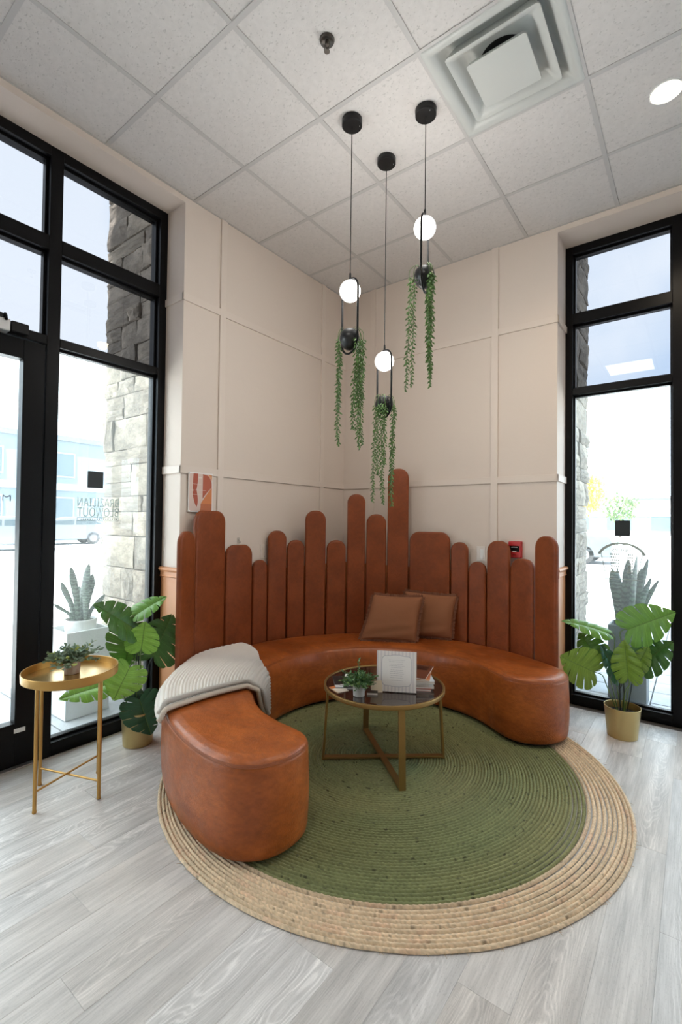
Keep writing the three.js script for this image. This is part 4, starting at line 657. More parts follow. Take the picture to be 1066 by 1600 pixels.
// facing the room from the left corner is (+0.85, 0.2, +0.5); from the right corner (+0.1, 0.2, +1)
monstera('monstera_plant', 'artificial monstera with glossy green split leaves by the left window', [0.03, 0, 2.135], { label: 'brushed pale gold metal pot on the floor by the left window', size: [0.086, 0.099, 0.205] }, [
  [[-0.005, 0.699, 2.155], [-0.035, 0.895, 2.365], 0.85, [0.55, 0.75, 0.1], LG.dark, 0.35, 0.3, 0.3, [-0.01, 0]],
  [[-0.026, 0.779, 2.133], [0.015, 0.895, 1.955], 0.72, [0.35, 0.9, 0.35], LG.mid, 0.3, 0.25, 0.25, [-0.012, -0.01]],
  [[0.075, 0.585, 2.150], [0.06, 0.748, 2.120], 1.12, [0.85, 0.1, 0.55], LG.light, 0.12, 0.1, 0.12, [0.02, 0.0]],
  [[0.033, 0.510, 2.045], [0.055, 0.762, 1.925], 1.02, [0.85, 0.15, 0.45], LG.dark, 0.15, 0.15, 0.1, [0.012, -0.02]],
  [[-0.025, 0.690, 2.155], [-0.05, 0.455, 2.185], 1.10, [0.85, 0.12, 0.5], LG.mid, 0.15, 0.1, 0.12, [-0.02, 0.01]],
  [[0.035, 0.480, 2.20], [0.075, 0.325, 2.315], 1.15, [0.8, 0.35, 0.35], LG.light, 0.15, 0.12, 0.15, [0.01, 0.02]],
  [[-0.04, 0.385, 2.275], [-0.14, 0.358, 2.530], 0.62, [0.5, 0.85, 0.15], LG.light, 0.25, 0.22, 0.3, [-0.01, 0.03]],
  [[0.085, 0.290, 2.162], [0.180, 0.092, 2.135], 1.05, [0.85, 0.35, 0.5], LG.blue, 0.2, 0.1, 0.15, [0.03, 0.0]],
  [[0.062, 0.285, 2.166], [0.09, 0.375, 2.185], 0.8, [0.8, 0.3, 0.5], LG.blue, 0.3, 0.3, 0.3, [0.02, 0.01]],
  [[0.080, 0.260, 2.140], [0.12, 0.322, 2.108], 0.85, [0.85, 0.4, 0.4], LG.blue, 0.3, 0.4, 0.3, [0.02, -0.01]],
], 1);
monstera('monstera_plant', 'artificial monstera with broad green split leaves by the right window', [2.40, 0, 0.12], { label: 'brushed gold metal pot with dark soil by the right window', size: [0.088, 0.107, 0.195] }, [
  [[2.432, 0.700, 0.120], [2.680, 0.848, 0.130], 0.86, [-0.1, 0.35, 1], LG.mid, 0.1, 0.15, 0.12, [0.0, -0.02]],
  [[2.300, 0.655, 0.098], [2.060, 0.748, 0.187], 0.55, [0.15, 0.9, 0.35], LG.mid, 0.25, 0.35, 0.35, [-0.01, 0]],
  [[2.246, 0.400, 0.186], [2.058, 0.490, 0.278], 1.12, [0.15, 0.25, 1], LG.olive, 0.1, 0.12, 0.1, [-0.03, 0.01]],
  [[2.268, 0.470, 0.104], [2.130, 0.625, 0.068], 0.85, [0.1, 0.3, 1], LG.mid, 0.2, 0.2, 0.2, [-0.025, 0]],
  [[2.380, 0.380, 0.151], [2.285, 0.585, 0.153], 0.52, [0.7, 0.2, 0.9], LG.blue, 0.4, 0.2, 0.2, [-0.01, 0.01]],
  [[2.440, 0.400, 0.180], [2.415, 0.640, 0.205], 0.72, [-0.25, 0.1, 1], LG.olive, 0.3, 0.15, 0.2, [0.01, 0.02]],
  [[2.468, 0.440, 0.135], [2.550, 0.615, 0.150], 0.62, [0.4, 0.1, 1], LG.olive, 0.3, 0.2, 0.25, [0.015, 0.01]],
  [[2.490, 0.470, 0.085], [2.668, 0.645, 0.045], 0.80, [-0.15, 0.3, 1], LG.dark, 0.2, 0.2, 0.2, [0.025, -0.01]],
], 2);
// ---------------------------------------------------------------- things on the walls
{
  const print = canvasTex(400, 540, (g, W, H) => {
    g.fillStyle = '#dfc6ba'; g.fillRect(0, 0, W, H);
    g.fillStyle = '#d9844e'; g.beginPath(); g.moveTo(W, 0); g.lineTo(W, H); g.lineTo(190, H); g.lineTo(210, 420); g.quadraticCurveTo(330, 260, W, 190); g.fill();
    g.fillStyle = '#c07048'; g.fillRect(200, 430, 200, 110);
    g.fillStyle = '#b95f44'; g.beginPath(); g.moveTo(235, 0); g.lineTo(330, 20); g.quadraticCurveTo(W, 70, W - 6, 190); g.quadraticCurveTo(300, 270, 232, 360); g.closePath(); g.fill();
    g.fillStyle = '#e09a66'; g.beginPath(); g.moveTo(330, 0); g.lineTo(W, 0); g.lineTo(W, 90); g.closePath(); g.fill();
    g.fillStyle = '#b2553d'; g.beginPath(); g.moveTo(70, 0); g.lineTo(150, 0); g.quadraticCurveTo(150, 130, 125, 230); g.quadraticCurveTo(170, 420, 130, 480); g.quadraticCurveTo(90, 440, 60, 300); g.quadraticCurveTo(60, 120, 70, 0); g.fill();
    g.fillStyle = '#e9ddd2'; for (const [x, y, w, h] of [[160, 50, 62, 12], [166, 68, 50, 8], [30, 235, 60, 4], [104, 237, 190, 4], [30, 300, 200, 4], [40, 250, 40, 3], [60, 150, 150, 3]]) g.fillRect(x, y, w, h);
  });
  const z0 = 1.592, z1 = 1.795, y0 = 1.437, y1 = 1.714, o = thing('wall_print', 'small clear framed abstract print in orange and terracotta on the left wall', 'picture', [0.0125, (y0 + y1) / 2, (z0 + z1) / 2], Math.PI / 2);
  o.rotation.x = 0;
  const w = z1 - z0, h = y1 - y0;
  part('backing', box(-w / 2, w / 2, -h / 2, h / 2, -0.001, 0.0022, 0.001), std([0.82, 0.78, 0.75], { roughness: 0.4 }), o);
  const f = part('print', new THREE.PlaneGeometry(w - 0.014, h - 0.016), std([0.9, 0.9, 0.9], { map: print, roughness: 0.6 }), o); f.position.z = 0.0027;
  for (const [sx, sy] of [[1, 1], [-1, 1], [1, -1], [-1, -1]]) part('standoff', new THREE.CylinderGeometry(0.004, 0.004, 0.007, 12).rotateX(Math.PI / 2).translate(sx * (w / 2 - 0.009), sy * (h / 2 - 0.009), 0.0045), phys([0.9, 0.9, 0.9], { roughness: 0.15 }), o);
}
{
  const o = thing('wall_switch_plate', 'cream switch plate on the left wall above a short backrest pad', 'switch', [0.0, 1.135, 1.072], Math.PI / 2);
  part('plate', box(-0.036, 0.036, -0.058, 0.058, 0, 0.005, 0.003), creamTrim, o); part('toggle', box(-0.016, 0.016, -0.034, 0.034, 0.004, 0.008, 0.002), creamTrim, o); part('indicator', box(0.0, 0.014, -0.043, -0.041, 0.0045, 0.0055), std([0.2, 0.17, 0.15], { roughness: 0.6 }), o);
}
{
  const o = thing('wall_hook', 'small clear adhesive hook on the left wall above the third backrest pad', 'hook', [0, 1.228, 1.336], Math.PI / 2), m = phys([0.88, 0.88, 0.86], { transmission: 0.8, thickness: 0.004, roughness: 0.15 });
  part('plate', box(-0.012, 0.012, -0.022, 0.022, 0, 0.003, 0.002), m, o); part('hook', tube([V(0, 0.008, 0.002), V(0, -0.006, 0.012), V(0, -0.018, 0.014), V(0, -0.016, 0.022), V(0, -0.006, 0.024)], 0.0026, 14, 7), m, o);
}
{
  const o = thing('light_switch', 'white rocker light switch on the right wall beside the vertical batten', 'switch', [1.400, 1.137, 0.0]);
  part('plate', box(-0.036, 0.036, -0.060, 0.060, 0, 0.006, 0.003), std([0.72, 0.66, 0.61], { roughness: 0.4 }), o); part('rocker', box(-0.006, 0.022, -0.034, 0.034, 0.004, 0.010, 0.002), white, o); part('slider', box(-0.001, 0.018, -0.045, -0.03, 0.006, 0.013, 0.002), white, o);
}
{
  const o = thing('fire_alarm_pull', 'red fire alarm pull station on the right wall', 'alarm', [1.676, 1.183, 0.0]), red = phys([0.50, 0.018, 0.02], { roughness: 0.35, clearcoat: 0.3 });
  part('housing', [box(-0.050, 0.050, -0.064, 0.064, 0, 0.022, 0.004), box(-0.047, 0.047, 0.028, 0.061, 0.02, 0.040, 0.004), box(-0.047, 0.047, -0.061, -0.016, 0.02, 0.040, 0.004), box(-0.047, -0.038, -0.02, 0.03, 0.02, 0.036, 0.002), box(0.036, 0.047, -0.02, 0.03, 0.02, 0.038, 0.002)], red, o);
  part('recess', box(-0.038, 0.036, -0.016, 0.028, 0.02, 0.024), blackMetal, o);
  part('pull_bar', box(-0.030, 0.028, 0.004, 0.016, 0.022, 0.036, 0.003), blackMetal, o); part('grip_lines', [box(-0.024, 0.022, 0.0165, 0.0195, 0.024, 0.036, 0.0005), box(-0.016, 0.014, 0.0205, 0.0222, 0.024, 0.030, 0.0005)], std([0.7, 0.7, 0.68], { roughness: 0.4 }), o); part('white_tab', box(-0.014, 0.012, -0.019, -0.011, 0.026, 0.042, 0.001), std([0.78, 0.72, 0.7], { roughness: 0.4 }), o);
  part('lower_slot', box(-0.012, 0.010, -0.041, -0.037, 0.039, 0.0408), std([0.08, 0.004, 0.004], { roughness: 0.6 }), o);
}
{
  const o = thing('air_freshener_hook', 'tiny white hook on the right wall beside the tallest backrest pad', 'hook', [0.512, 1.757, 0.0]);
  part('plate', box(-0.008, 0.008, -0.010, 0.010, 0, 0.003, 0.001), white, o); part('knob', new THREE.SphereGeometry(0.005, 12, 8).translate(0, -0.002, 0.008), white, o);
}
// ---------------------------------------------------------------- decals on the glass
const bold = await new FontLoader().loadAsync('fonts/droid/droid_sans_bold.typeface.json'), plain = await new FontLoader().loadAsync('fonts/droid/droid_sans_regular.typeface.json');
function lettering(text, font, width, height) { const g = new TextGeometry(text, { font, size: 1, depth: 0.02, curveSegments: 3, bevelEnabled: false }); g.computeBoundingBox(); const b = g.boundingBox; g.translate(-(b.min.x + b.max.x) / 2, -(b.min.y + b.max.y) / 2, 0); g.scale(width / (b.max.x - b.min.x), height / (b.max.y - b.min.y), 0.02); return g; }
const vinyl = phys([0.5, 0.55, 0.54], { roughness: 1, transmission: 0.35, thickness: 0 }), vinylBlack = std([0.012, 0.018, 0.02], { roughness: 0.5 });
{ // read from the street, so mirrored from inside: turned to face -x
  const o = thing('window_lettering', 'pale grey vinyl lettering reading BRAZILIAN BLOWOUT on the left window, seen mirrored', 'lettering', [GLX - 0.0012, 1.436, 2.262], -Math.PI / 2);
  part('first_line', lettering('BRAZILIAN', plain, 0.262, 0.052).translate(0, 0.050, 0), vinyl, o); part('second_line', lettering('BLOWOUT', plain, 0.258, 0.058).translate(0, -0.012, 0), vinyl, o);
  const R = rng(3), gs = [box(-0.131, 0.131, -0.068, -0.065, 0, 0.0004), box(-0.131, 0.131, -0.047, -0.044, 0, 0.0004), box(-0.131, -0.128, -0.068, -0.044, 0, 0.0004), box(0.128, 0.131, -0.068, -0.044, 0, 0.0004)];
  for (let x = -0.12; x < 0.115; x += 0.014) { const w = 0.004 + 0.005 * R(); gs.push(box(x, x + w, -0.061, -0.051, 0, 0.0004)); }
  part('strip', gs, vinyl, o);
}
single('window_sticker', box(GLX - 0.0008, GLX + 0.0008, 1.577, 1.684, 2.238, 2.336), vinylBlack, 'square black sticker on the left window above the grey lettering', 'sticker');
single('window_sticker', box(2.303, 2.402, 1.300, 1.416, GRZ - 0.0008, GRZ + 0.0008), vinylBlack, 'square black sticker on the right window', 'sticker');
{
  const o = thing('door_letter', 'thin grey vinyl letter M on the glass of the entrance door', 'lettering', [GLX + 0.002, 1.492, 2.769], Math.PI / 2);
  const m = (x0, y0, x1, y1) => bar(V(x0, y0, 0), V(x1, y1, 0), 0.005, 0.0012, V(1, 0, 0.001));
  part('strokes', [m(-0.018, -0.017, -0.018, 0.017), m(0.018, -0.017, 0.018, 0.017), m(-0.018, 0.016, 0, 0.005), m(0, 0.005, 0.018, 0.016)], std([0.12, 0.12, 0.13], { roughness: 0.6 }), o);
}
{ // opening hours decal, mirrored from inside
  const o = thing('hours_decal', 'faint grey opening hours decal on the right window, seen mirrored', 'lettering', [2.345, 1.09, GRZ - 0.0012], Math.PI), m = std([0.42, 0.45, 0.45], { roughness: 0.6 });
  part('heading', lettering('HOURS', bold, 0.12, 0.028).translate(0, 0.105, 0), m, o);
  const gs = [], R = rng(8); for (let i = 0; i <= 28; i++) { const a = (0.12 + 0.76 * i / 28) * Math.PI; gs.push(box(-0.0064, 0.0064, -0.007 - 0.004 * R(), 0.009, 0, 0.0004).rotateZ(a - Math.PI / 2).translate(0.155 * Math.cos(a), 0.03 + 0.125 * Math.sin(a), 0)); }
  part('arched_line', gs, m, o);
  const ls = []; for (let r = 0; r < 7; r++) { const y = 0.066 - r * 0.022; let x = -0.075; for (const n of [3, 5]) { for (let k = 0; k < n; k++) { const w = 0.007 + 0.006 * R(); ls.push(box(x, x + w, y, y + 0.013, 0, 0.0004)); x += w + 0.002; } x = 0.012; } }
  part('hours_lines', ls, m, o);
  part('side_strokes', [bar(V(0.135, 0.09, 0), V(0.1, -0.09, 0), 0.006, 0.0004, V(1, 0, 0)), bar(V(-0.135, 0.09, 0), V(-0.1, -0.09, 0), 0.006, 0.0004, V(1, 0, 0)), box(-0.13, 0.13, -0.114, -0.108, 0, 0.0004)], m, o);
}

// ---------------------------------------------------------------- outdoors
const stoneMats = [[0.52, 0.475, 0.44], [0.48, 0.44, 0.41], [0.55, 0.505, 0.46], [0.455, 0.42, 0.395], [0.52, 0.47, 0.43]].map((c) => std(c, { map: T.stone, bumpMap: T.stoneBump, bumpScale: 0.02, roughness: 0.95 }));
const stoneGeos = []; for (let s = 0; s < 9; s++) { // unit stones, rough faced: x and y in -0.5..0.5, z from 0 (bed) to about 1 (face)
  const R = rng(200 + s), nx = 4, ny = 3, pos = [], idx = [], uv = [], grid = [];
  for (let j = 0; j <= ny; j++) for (let i = 0; i <= nx; i++) { const e = i === 0 || j === 0 || i === nx || j === ny; grid.push(V((i / nx - 0.5) * (e ? 0.985 : 1) + (e ? 0 : 0.1 * (R() - 0.5)), (j / ny - 0.5) * (e ? 0.97 : 1) + (e ? 0 : 0.12 * (R() - 0.5)), e ? 0.45 + 0.35 * R() : 0.65 + 0.6 * R())); }
  const put = (p, u, v) => { pos.push(p.x, p.y, p.z); uv.push(u, v); return pos.length / 3 - 1; };
  for (let j = 0; j < ny; j++) for (let i = 0; i < nx; i++) { const q = [[i, j], [i + 1, j], [i + 1, j + 1], [i, j + 1]].map(([a, b]) => { const p = grid[b * (nx + 1) + a]; return put(p, p.x * 0.5 + s * 0.3, p.y * 0.5); }); idx.push(q[0], q[1], q[2], q[0], q[2], q[3]); }
  const rim = []; for (let i = 0; i <= nx; i++) rim.push(grid[i]); for (let j = 1; j <= ny; j++) rim.push(grid[j * (nx + 1) + nx]); for (let i = nx - 1; i >= 0; i--) rim.push(grid[ny * (nx + 1) + i]); for (let j = ny - 1; j > 0; j--) rim.push(grid[j * (nx + 1)]);
  rim.forEach((p, i) => { const q = rim[(i + 1) % rim.length], a = put(V(p.x, p.y, -0.3), p.x, 0), b = put(V(q.x, q.y, -0.3), q.x, 0), c = put(q, q.x, 0.4), d = put(p, p.x, 0.4); idx.push(a, b, c, a, c, d); });
  const g = new THREE.BufferGeometry(); g.setAttribute('position', new THREE.Float32BufferAttribute(pos, 3)); g.setAttribute('uv', new THREE.Float32BufferAttribute(uv, 2)); g.setIndex(idx); g.computeVertexNormals(); stoneGeos.push(flat(g));
}
function pier(label, core, place, a0, a1, seed) {
  const o = thing('stone_pier', label, 'wall', [0, 0, 0]), R = rng(seed); part('core', core, std([0.30, 0.285, 0.265], { roughness: 1 }), o);
  let y = -0.02, n = 0; while (y < 5.2) {
    const h = [0.12, 0.19, 0.25, 0.15, 0.22][Math.floor(R() * 5)]; let x = a0 - R() * 0.02;
    while (x < a1 - 0.02) { let w = 0.16 + 0.36 * R(); if (a1 - x - w < 0.12) w = a1 - x; const two = h > 0.15 && R() < 0.25; for (const [yy, hh] of two ? [[y, h * 0.45], [y + h * 0.45, h * 0.55]] : [[y, h]]) { const m = part('stone', stoneGeos[Math.floor(R() * 9)], stoneMats[Math.floor(R() * 5)], o), end = x + w >= a1 - 0.001 ? 0.03 * (R() - 0.3) : 0; place(m, x + (w + end) / 2, yy + hh / 2); m.scale.set(w + end - 0.001, hh - 0.001, 0.026 + 0.034 * R()); n++; } x += w; }
    y += h;
  }
  return n;
}
pier('rough ledge-stone pier outside the left window', box(-1.13, -0.335, -0.05, 5.3, 0.5, 1.775), (m, a, y) => { m.position.set(-a, y, 1.785); }, 0.335, 1.14, 51);
pier('rough ledge-stone pier outside the right window', box(0.7, 1.92, -0.05, 5.3, -1.24, -0.40), (m, a, y) => { m.position.set(1.935, y, -a); m.rotation.y = Math.PI / 2; }, 0.40, 1.26, 52);
const conc = std([0.62, 0.64, 0.66], { map: T.concrete, bumpMap: again(T.grain, 3), bumpScale: 0.002, roughness: 0.9 });
{
  const g = struct('street'); part('ground', box(-120, 120, -0.4, -0.075, -140, 80), std([0.64, 0.65, 0.66], { map: again(T.concrete, 0.25), roughness: 0.95 }), g);
  const walk = struct('sidewalk'), sl = {};
  const slab = (x0, x1, z0, z1) => { const k = [(x1 - x0).toFixed(3), (z1 - z0).toFixed(3)].join(); sl[k] ??= box(-(x1 - x0) / 2 + 0.004, (x1 - x0) / 2 - 0.004, -0.07, 0, -(z1 - z0) / 2 + 0.004, (z1 - z0) / 2 - 0.004, 0.005); const m = part('paving_slab', sl[k], conc, walk); m.position.set((x0 + x1) / 2, -0.004 - 0.002 * hash(Math.round(x0 * 9), Math.round(z0 * 9)), (z0 + z1) / 2); };
  for (let i = 0; i < 4; i++) for (let j = 0; j < 9; j++) slab(-0.335 - (i + 1) * 0.6, -0.335 - i * 0.6, 1.75 + j * 0.6, 1.75 + (j + 1) * 0.6);
  for (let i = 0; i < 7; i++) for (let j = 0; j < 14; j++) { const sh = (i % 2) * 0.15; slab(1.9 + i * 0.6, 1.9 + (i + 1) * 0.6, -0.395 - (j + 1) * 0.3, -0.395 - j * 0.3); }
  part('bed', [box(-2.8, -0.33, -0.3, -0.074, -6, 9), box(-0.33, 9, -0.3, -0.073, -4.8, -0.33)], conc, walk);
}
// planters and snake plants outside
function snakePlant(label, at, blades, seed, tone) {
  const o = thing('snake_plant', label, 'plant', at), R = rng(seed), m = dataTex(64, 256, (u, v) => { const b = 0.5 + 0.5 * Math.sin(v * 90 + 4 * vnoise(u * 6, v * 30, 6, 30, 5)), k = 0.55 + 0.35 * b; return [k, k, k * 0.95]; }, { srgb: true });
  const mats = [phys(tone, { map: m, side: THREE.DoubleSide, roughness: 0.45 }), phys(tone.map((c) => c * 0.75), { map: m, side: THREE.DoubleSide, roughness: 0.45 })];
  blades.forEach(([bx, bz, tx, ty, tz, w], k) => {
    const a = V(bx, 0, bz), b = V(tx, ty, tz), ax = V(-(0.6 + R()), 0, 0.4 - R()).normalize(), pos = [], uv = [], idx = [], n = 14;
    const c = new THREE.CatmullRomCurve3([a, a.clone().lerp(b, 0.35).add(V((bx - tx) * 0.15, ty * 0.06, (bz - tz) * 0.15)), a.clone().lerp(b, 0.7).add(V((bx - tx) * 0.12, ty * 0.04, 0)), b]);
    const side = V(0.8, 0, -0.6).applyAxisAngle(V(0, 1, 0), (R() - 0.5) * 1.2), nrm = V(side.z, 0, -side.x);
    for (let i = 0; i <= n; i++) { const t = i / n, p = c.getPoint(t), ww = w * (0.55 + 0.9 * t - 0.5 * t * t) * (t > 0.7 ? Math.sqrt(Math.max(0, (1 - t) / 0.3)) : 1) * 0.5, sw = side.clone().applyAxisAngle(V(0, 1, 0), (t - 0.5) * 0.6); for (const [s, d] of [[-1, 0], [-0.5, -0.22], [0, -0.3], [0.5, -0.22], [1, 0]]) { pos.push(p.x + sw.x * s * ww + nrm.x * d * ww, p.y, p.z + sw.z * s * ww + nrm.z * d * ww); uv.push(s * 0.5 + 0.5, t); } }
    for (let i = 0; i < n; i++) for (let j = 0; j < 4; j++) { const q = i * 5 + j; idx.push(q, q + 1, q + 6, q, q + 6, q + 5); }
    const g = new THREE.BufferGeometry(); g.setAttribute('position', new THREE.Float32BufferAttribute(pos, 3)); g.setAttribute('uv', new THREE.Float32BufferAttribute(uv, 2)); g.setIndex(idx); g.computeVertexNormals(); part('leaf', g, mats[k % 2], o);
  });
}
function planter(label, x, z, w, h, turn, m, d = w) {
  const o = thing('planter_box', label, 'planter', [x, 0, z], turn), t = 0.014, a = w / 2, b = d / 2;
  part('walls', [box(-a, a, 0, h, b - t, b, 0.003), box(-a, a, 0, h, -b, -b + t, 0.003), box(-a, -a + t, 0, h, -b + t, b - t, 0.003), box(a - t, a, 0, h, -b + t, b - t, 0.003)], m, o);
  part('inner_shelf', box(-a + t, a - t, h - 0.075, h - 0.06, -b + t, b - t), m, o);
}
planter('tall white square planter box on the pavement outside the left window', -0.785, 2.135, 0.30, 0.595, 0.02, std([0.66, 0.68, 0.67], { roughness: 0.6, bumpMap: again(T.grain, 4), bumpScale: 0.0015 }));
{ const o = thing('ribbed_pot', 'white ribbed pot standing in the white planter box outside', 'pot', [-0.80, 0.535, 2.12]); const pr = []; for (let i = 0; i < 96; i++) { const a = i / 96 * 2 * Math.PI, k = 1 + 0.022 * (i % 2); pr.push(V(Math.cos(a) * k, 0, Math.sin(a) * k)); } const ring = (r, y) => pr.map((p) => V(p.x * r, y, p.z * r)); part('pot', rings([ring(0.085, 0), ring(0.098, 0.02), ring(0.104, 0.105), ring(0.104, 0.118), ring(0.096, 0.118), ring(0.094, 0.1)]), std([0.8, 0.8, 0.79], { roughness: 0.5 }), o); part('soil', new THREE.CylinderGeometry(0.095, 0.09, 0.01, 24).translate(0, 0.098, 0), soil, o); }
snakePlant('dusty grey-green snake plant in the white ribbed pot outside the left window', [-0.80, 0.63, 2.12], [[0, 0.02, -0.06, 0.40, 0.05, 0.055], [-0.02, 0.0, -0.02, 0.42, -0.06, 0.07], [0.02, -0.02, 0.03, 0.28, -0.02, 0.06], [-0.02, 0.04, -0.09, 0.29, 0.10, 0.05], [0, 0.05, -0.02, 0.15, 0.17, 0.045], [0.02, -0.04, 0.06, 0.19, -0.14, 0.05], [0.0, -0.03, -0.03, 0.34, -0.09, 0.065], [-0.03, -0.02, -0.08, 0.25, -0.02, 0.055]], 61, [0.17, 0.24, 0.19]);
planter('tall dark grey planter box on the pavement outside the right window', 2.362, -0.63, 0.255, 0.60, 0.0, std([0.058, 0.078, 0.088], { roughness: 0.55, bumpMap: again(T.grain, 4), bumpScale: 0.001 }));
single('planter_soil', box(2.25, 2.474, 0.541, 0.553, -0.742, -0.518), soil, 'dark soil in the grey planter box outside the right window', 'soil');
snakePlant('tall grey-green snake plant in the dark planter box outside the right window', [2.362, 0.55, -0.63], [[-0.05, 0.03, -0.11, 0.48, 0.03, 0.10], [-0.02, 0.04, 0.0, 0.57, 0.02, 0.075], [0.02, 0.03, 0.055, 0.60, -0.02, 0.08], [0.05, 0.0, 0.13, 0.58, -0.03, 0.055], [0.06, 0.02, 0.155, 0.44, 0.05, 0.055], [-0.04, -0.03, -0.09, 0.50, -0.06, 0.07], [0.03, -0.04, 0.085, 0.50, -0.07, 0.06], [0.07, -0.02, 0.20, 0.42, 0.0, 0.045]], 62, [0.15, 0.21, 0.17]);
// vehicles, tree and buildings across the lot
function car(label, x, z, turn, color, high) {
  const o = thing('parked_car', label, 'car', [x, -0.075, z], turn), H = high ? 1.72 : 1.45;
  const s = new THREE.Shape([[-2.25, 0.32], [-2.28, 0.75], [-2.18, 0.98], [-1.1, 1.06], [-0.42, H - 0.08], [-0.1, H], [1.35, H], [1.75, H - 0.1], [2.15, 1.05], [2.25, 0.9], [2.25, 0.35]].map(([a, b]) => V2(a, b)));
  part('body', new THREE.ExtrudeGeometry(s, { depth: 1.62, bevelEnabled: true, bevelSize: 0.06, bevelThickness: 0.08, bevelSegments: 3, curveSegments: 6 }).translate(0, 0, -0.81), phys(color, { roughness: 0.3, clearcoat: 1, clearcoatRoughness: 0.06 }), o);
  const dark = phys([0.03, 0.05, 0.06], { roughness: 0.08 }), sw = (pts, zz) => new THREE.ExtrudeGeometry(new THREE.Shape(pts.map(([a, b]) => V2(a, b))), { depth: 0.02, bevelEnabled: false }).translate(0, 0, zz);
  for (const zz of [0.875, -0.895]) { part('side_window', sw([[-0.92, 1.08], [-0.36, H - 0.15], [0.42, H - 0.1], [0.42, 1.08]], zz), dark, o); part('side_window', sw([[0.5, 1.08], [0.5, H - 0.1], [1.35, H - 0.1], [1.85, 1.12]], zz), dark, o); }
  part('windscreen', bar(V(-1.08, 1.12, 0), V(-0.5, H - 0.14, 0), 1.4, 0.03, V(0, 0, 1)).translate(-0.055, 0.03, 0), dark, o);
  for (const xx of [-1.4, 1.4]) for (const zz of [-0.78, 0.78]) { const w = part('wheel', new THREE.CylinderGeometry(0.34, 0.34, 0.22, 28).rotateX(Math.PI / 2).translate(xx, 0.34, zz), std([0.02, 0.02, 0.02], { roughness: 0.8 }), o); part('hub', new THREE.CylinderGeometry(0.2, 0.2, 0.235, 20).rotateX(Math.PI / 2).translate(xx, 0.34, zz), std([0.12, 0.12, 0.125], { roughness: 0.5 }), w); }
  for (const zz of [-0.6, 0.6]) part('headlight', new THREE.SphereGeometry(0.12, 14, 10).scale(0.5, 0.7, 1.4).translate(-2.26, 0.8, zz), std([0.7, 0.7, 0.72], { roughness: 0.15 }), o);
}
car('pale silver SUV parked across the lot, seen past the right stone pier', -1.9, -16.2, Math.PI, [0.06, 0.075, 0.085], true);
car('white car passing on the far side of the lot outside the door', -21.5, -3.2, 1.35, [0.09, 0.10, 0.115], false);
car('white car further off along the building outside the door', -25.2, -7.6, 1.45, [0.08, 0.095, 0.115], false);
{
  const o = thing('yellow_tree', 'small yellow-leaved tree standing beyond the silver SUV', 'tree', [-2.2, -0.075, -24]), R = rng(71), gs = [];
  part('trunk', [rod(V(0, 0, 0), V(0.1, 2, 0), 0.11, 8, 0.08), rod(V(0.1, 1.9, 0), V(-0.6, 3.2, 0.1), 0.05, 6, 0.02), rod(V(0.1, 1.9, 0), V(0.7, 3.3, -0.2), 0.05, 6, 0.02)], std([0.12, 0.09, 0.07], { roughness: 1 }), o);
  for (let i = 0; i < 1500; i++) { const d = V(R() - 0.5, R() - 0.5, R() - 0.5).normalize().multiplyScalar(1.25 * Math.cbrt(R())); const g = leafGeo(0.07, 0.2, 0.02); g.rotateX(R() * 6); g.rotateY(R() * 6); g.translate(d.x * 1.1, 3.1 + d.y * 0.95, d.z); gs.push(g); }
  part('foliage', gs, foil([0.62, 0.46, 0.06]), o, 'stuff');
}
single('wheel_stop', new THREE.ExtrudeGeometry(new THREE.Shape([[-0.08, 0], [0.08, 0], [0.055, 0.11], [-0.055, 0.11]].map(([a, b]) => V2(a, b))), { depth: 1.8, bevelEnabled: false }).rotateY(Math.PI / 2).translate(1.1, -0.075, -5.4), std([0.35, 0.40, 0.42], { roughness: 0.9 }), 'grey concrete wheel stop on the ground outside the right window', 'kerb');
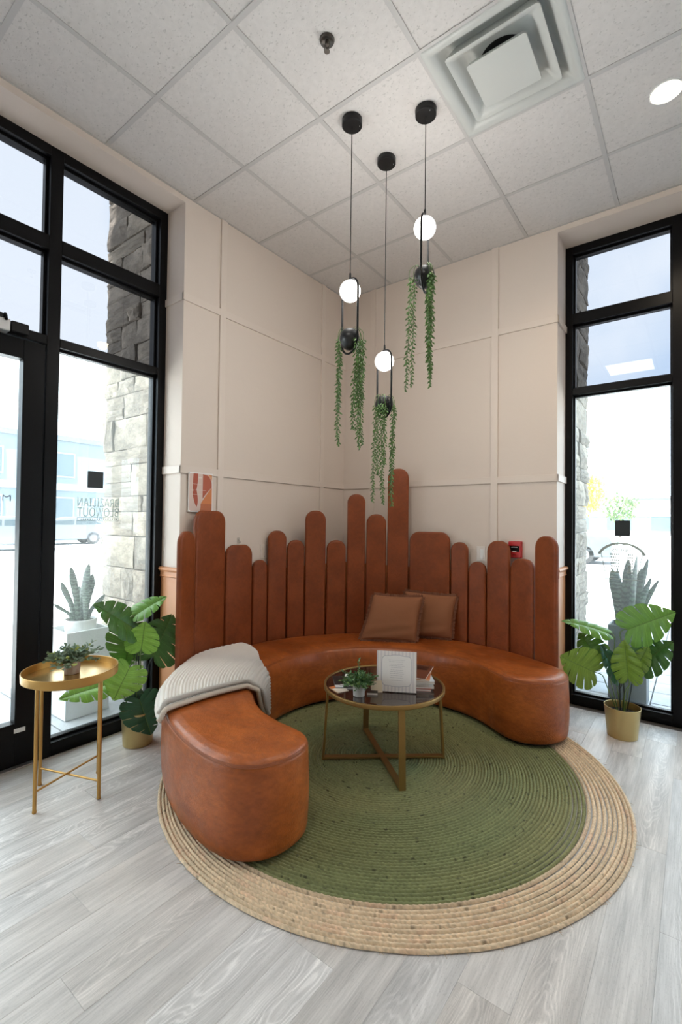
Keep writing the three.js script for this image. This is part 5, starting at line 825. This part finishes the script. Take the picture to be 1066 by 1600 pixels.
function building(label, x0, x1, h, z0, z1, face, wall, rows, seed) { // face: 'x' windows on the x1 side, 'z' on the z1 side
  const o = thing('building', label, 'building', [0, 0, 0]), R = rng(seed);
  part('walls', box(x0, x1, -0.08, h, z0, z1), std(wall, { roughness: 0.9 }), o); part('parapet', box(x0 - 0.15, x1 + 0.15, h, h + 0.35, z0 - 0.15, z1 + 0.15, 0.03), std(wall.map((c) => c * 0.8), { roughness: 0.8 }), o);
  const glass = phys([0.07, 0.10, 0.12], { roughness: 0.15 }), trim = std([0.26, 0.28, 0.3], { roughness: 0.6 });
  const [a0, a1] = face === 'x' ? [z0, z1] : [x0, x1];
  for (const [y0, y1, w, gap] of rows) for (let a = a0 + 0.8; a + w < a1 - 0.5; a += w + gap) {
    const f = face === 'x' ? part('window', box(x1 - 0.04, x1 + 0.06, y0 - 0.08, y1 + 0.08, a - 0.08, a + w + 0.08), trim, o) : part('window', box(a - 0.08, a + w + 0.08, y0 - 0.08, y1 + 0.08, z1 - 0.04, z1 + 0.06), trim, o);
    part('window_pane', face === 'x' ? box(x1 + 0.05, x1 + 0.075, y0, y1, a, a + w) : box(a, a + w, y0, y1, z1 + 0.05, z1 + 0.075), glass, f);
  }
  part('band', face === 'x' ? box(x1, x1 + 0.12, h * 0.5, h * 0.5 + 0.4, z0, z1) : box(x0, x1, h * 0.5, h * 0.5 + 0.4, z1, z1 + 0.12), trim, o);
}
building('long pale two-storey commercial building across the street, seen through the door', -44, -29, 6.2, -34, 18, 'x', [0.15, 0.19, 0.215], [[0.4, 2.6, 2.6, 1.3], [4.0, 5.4, 1.5, 2.4]], 81);
building('low pale building far across the lot, seen through the right window', -30, 40, 5.0, -92, -74, 'z', [0.2, 0.21, 0.21], [[0.5, 3.0, 3.2, 2.2]], 82);
for (let i = 0; i < 2; i++) {
  const R = rng(300 + i), o = thing('street_tree', ['small green tree far across the lot, nearest the yellow tree', 'small green tree far across the lot, by the right edge of the right window'][i], 'tree', [[-4.0, 3.4][i], -0.075, [-57, -60][i]]), gs = [];
  part('trunk', rod(V(0, 0, 0), V(0, 2.2, 0), 0.16, 7, 0.1), std([0.12, 0.09, 0.07], { roughness: 1 }), o);
  for (let k = 0; k < 420; k++) { const d = V(R() - 0.5, R() - 0.5, R() - 0.5).normalize().multiplyScalar(1.9 * Math.cbrt(R())), g = leafGeo(0.16, 0.46, 0.03); g.rotateX(R() * 6); g.rotateY(R() * 6); g.translate(d.x, 3.4 + d.y * 0.9, d.z); gs.push(g); }
  part('foliage', gs, foil([0.12, 0.2, 0.06]), o, 'stuff');
}

scene.traverse((o) => { if (o.isMesh) { o.castShadow = o.receiveShadow = true; } if (o.isPointLight || o.isSpotLight || o.isDirectionalLight) o.castShadow = true; });
renderer.render(scene, camera);
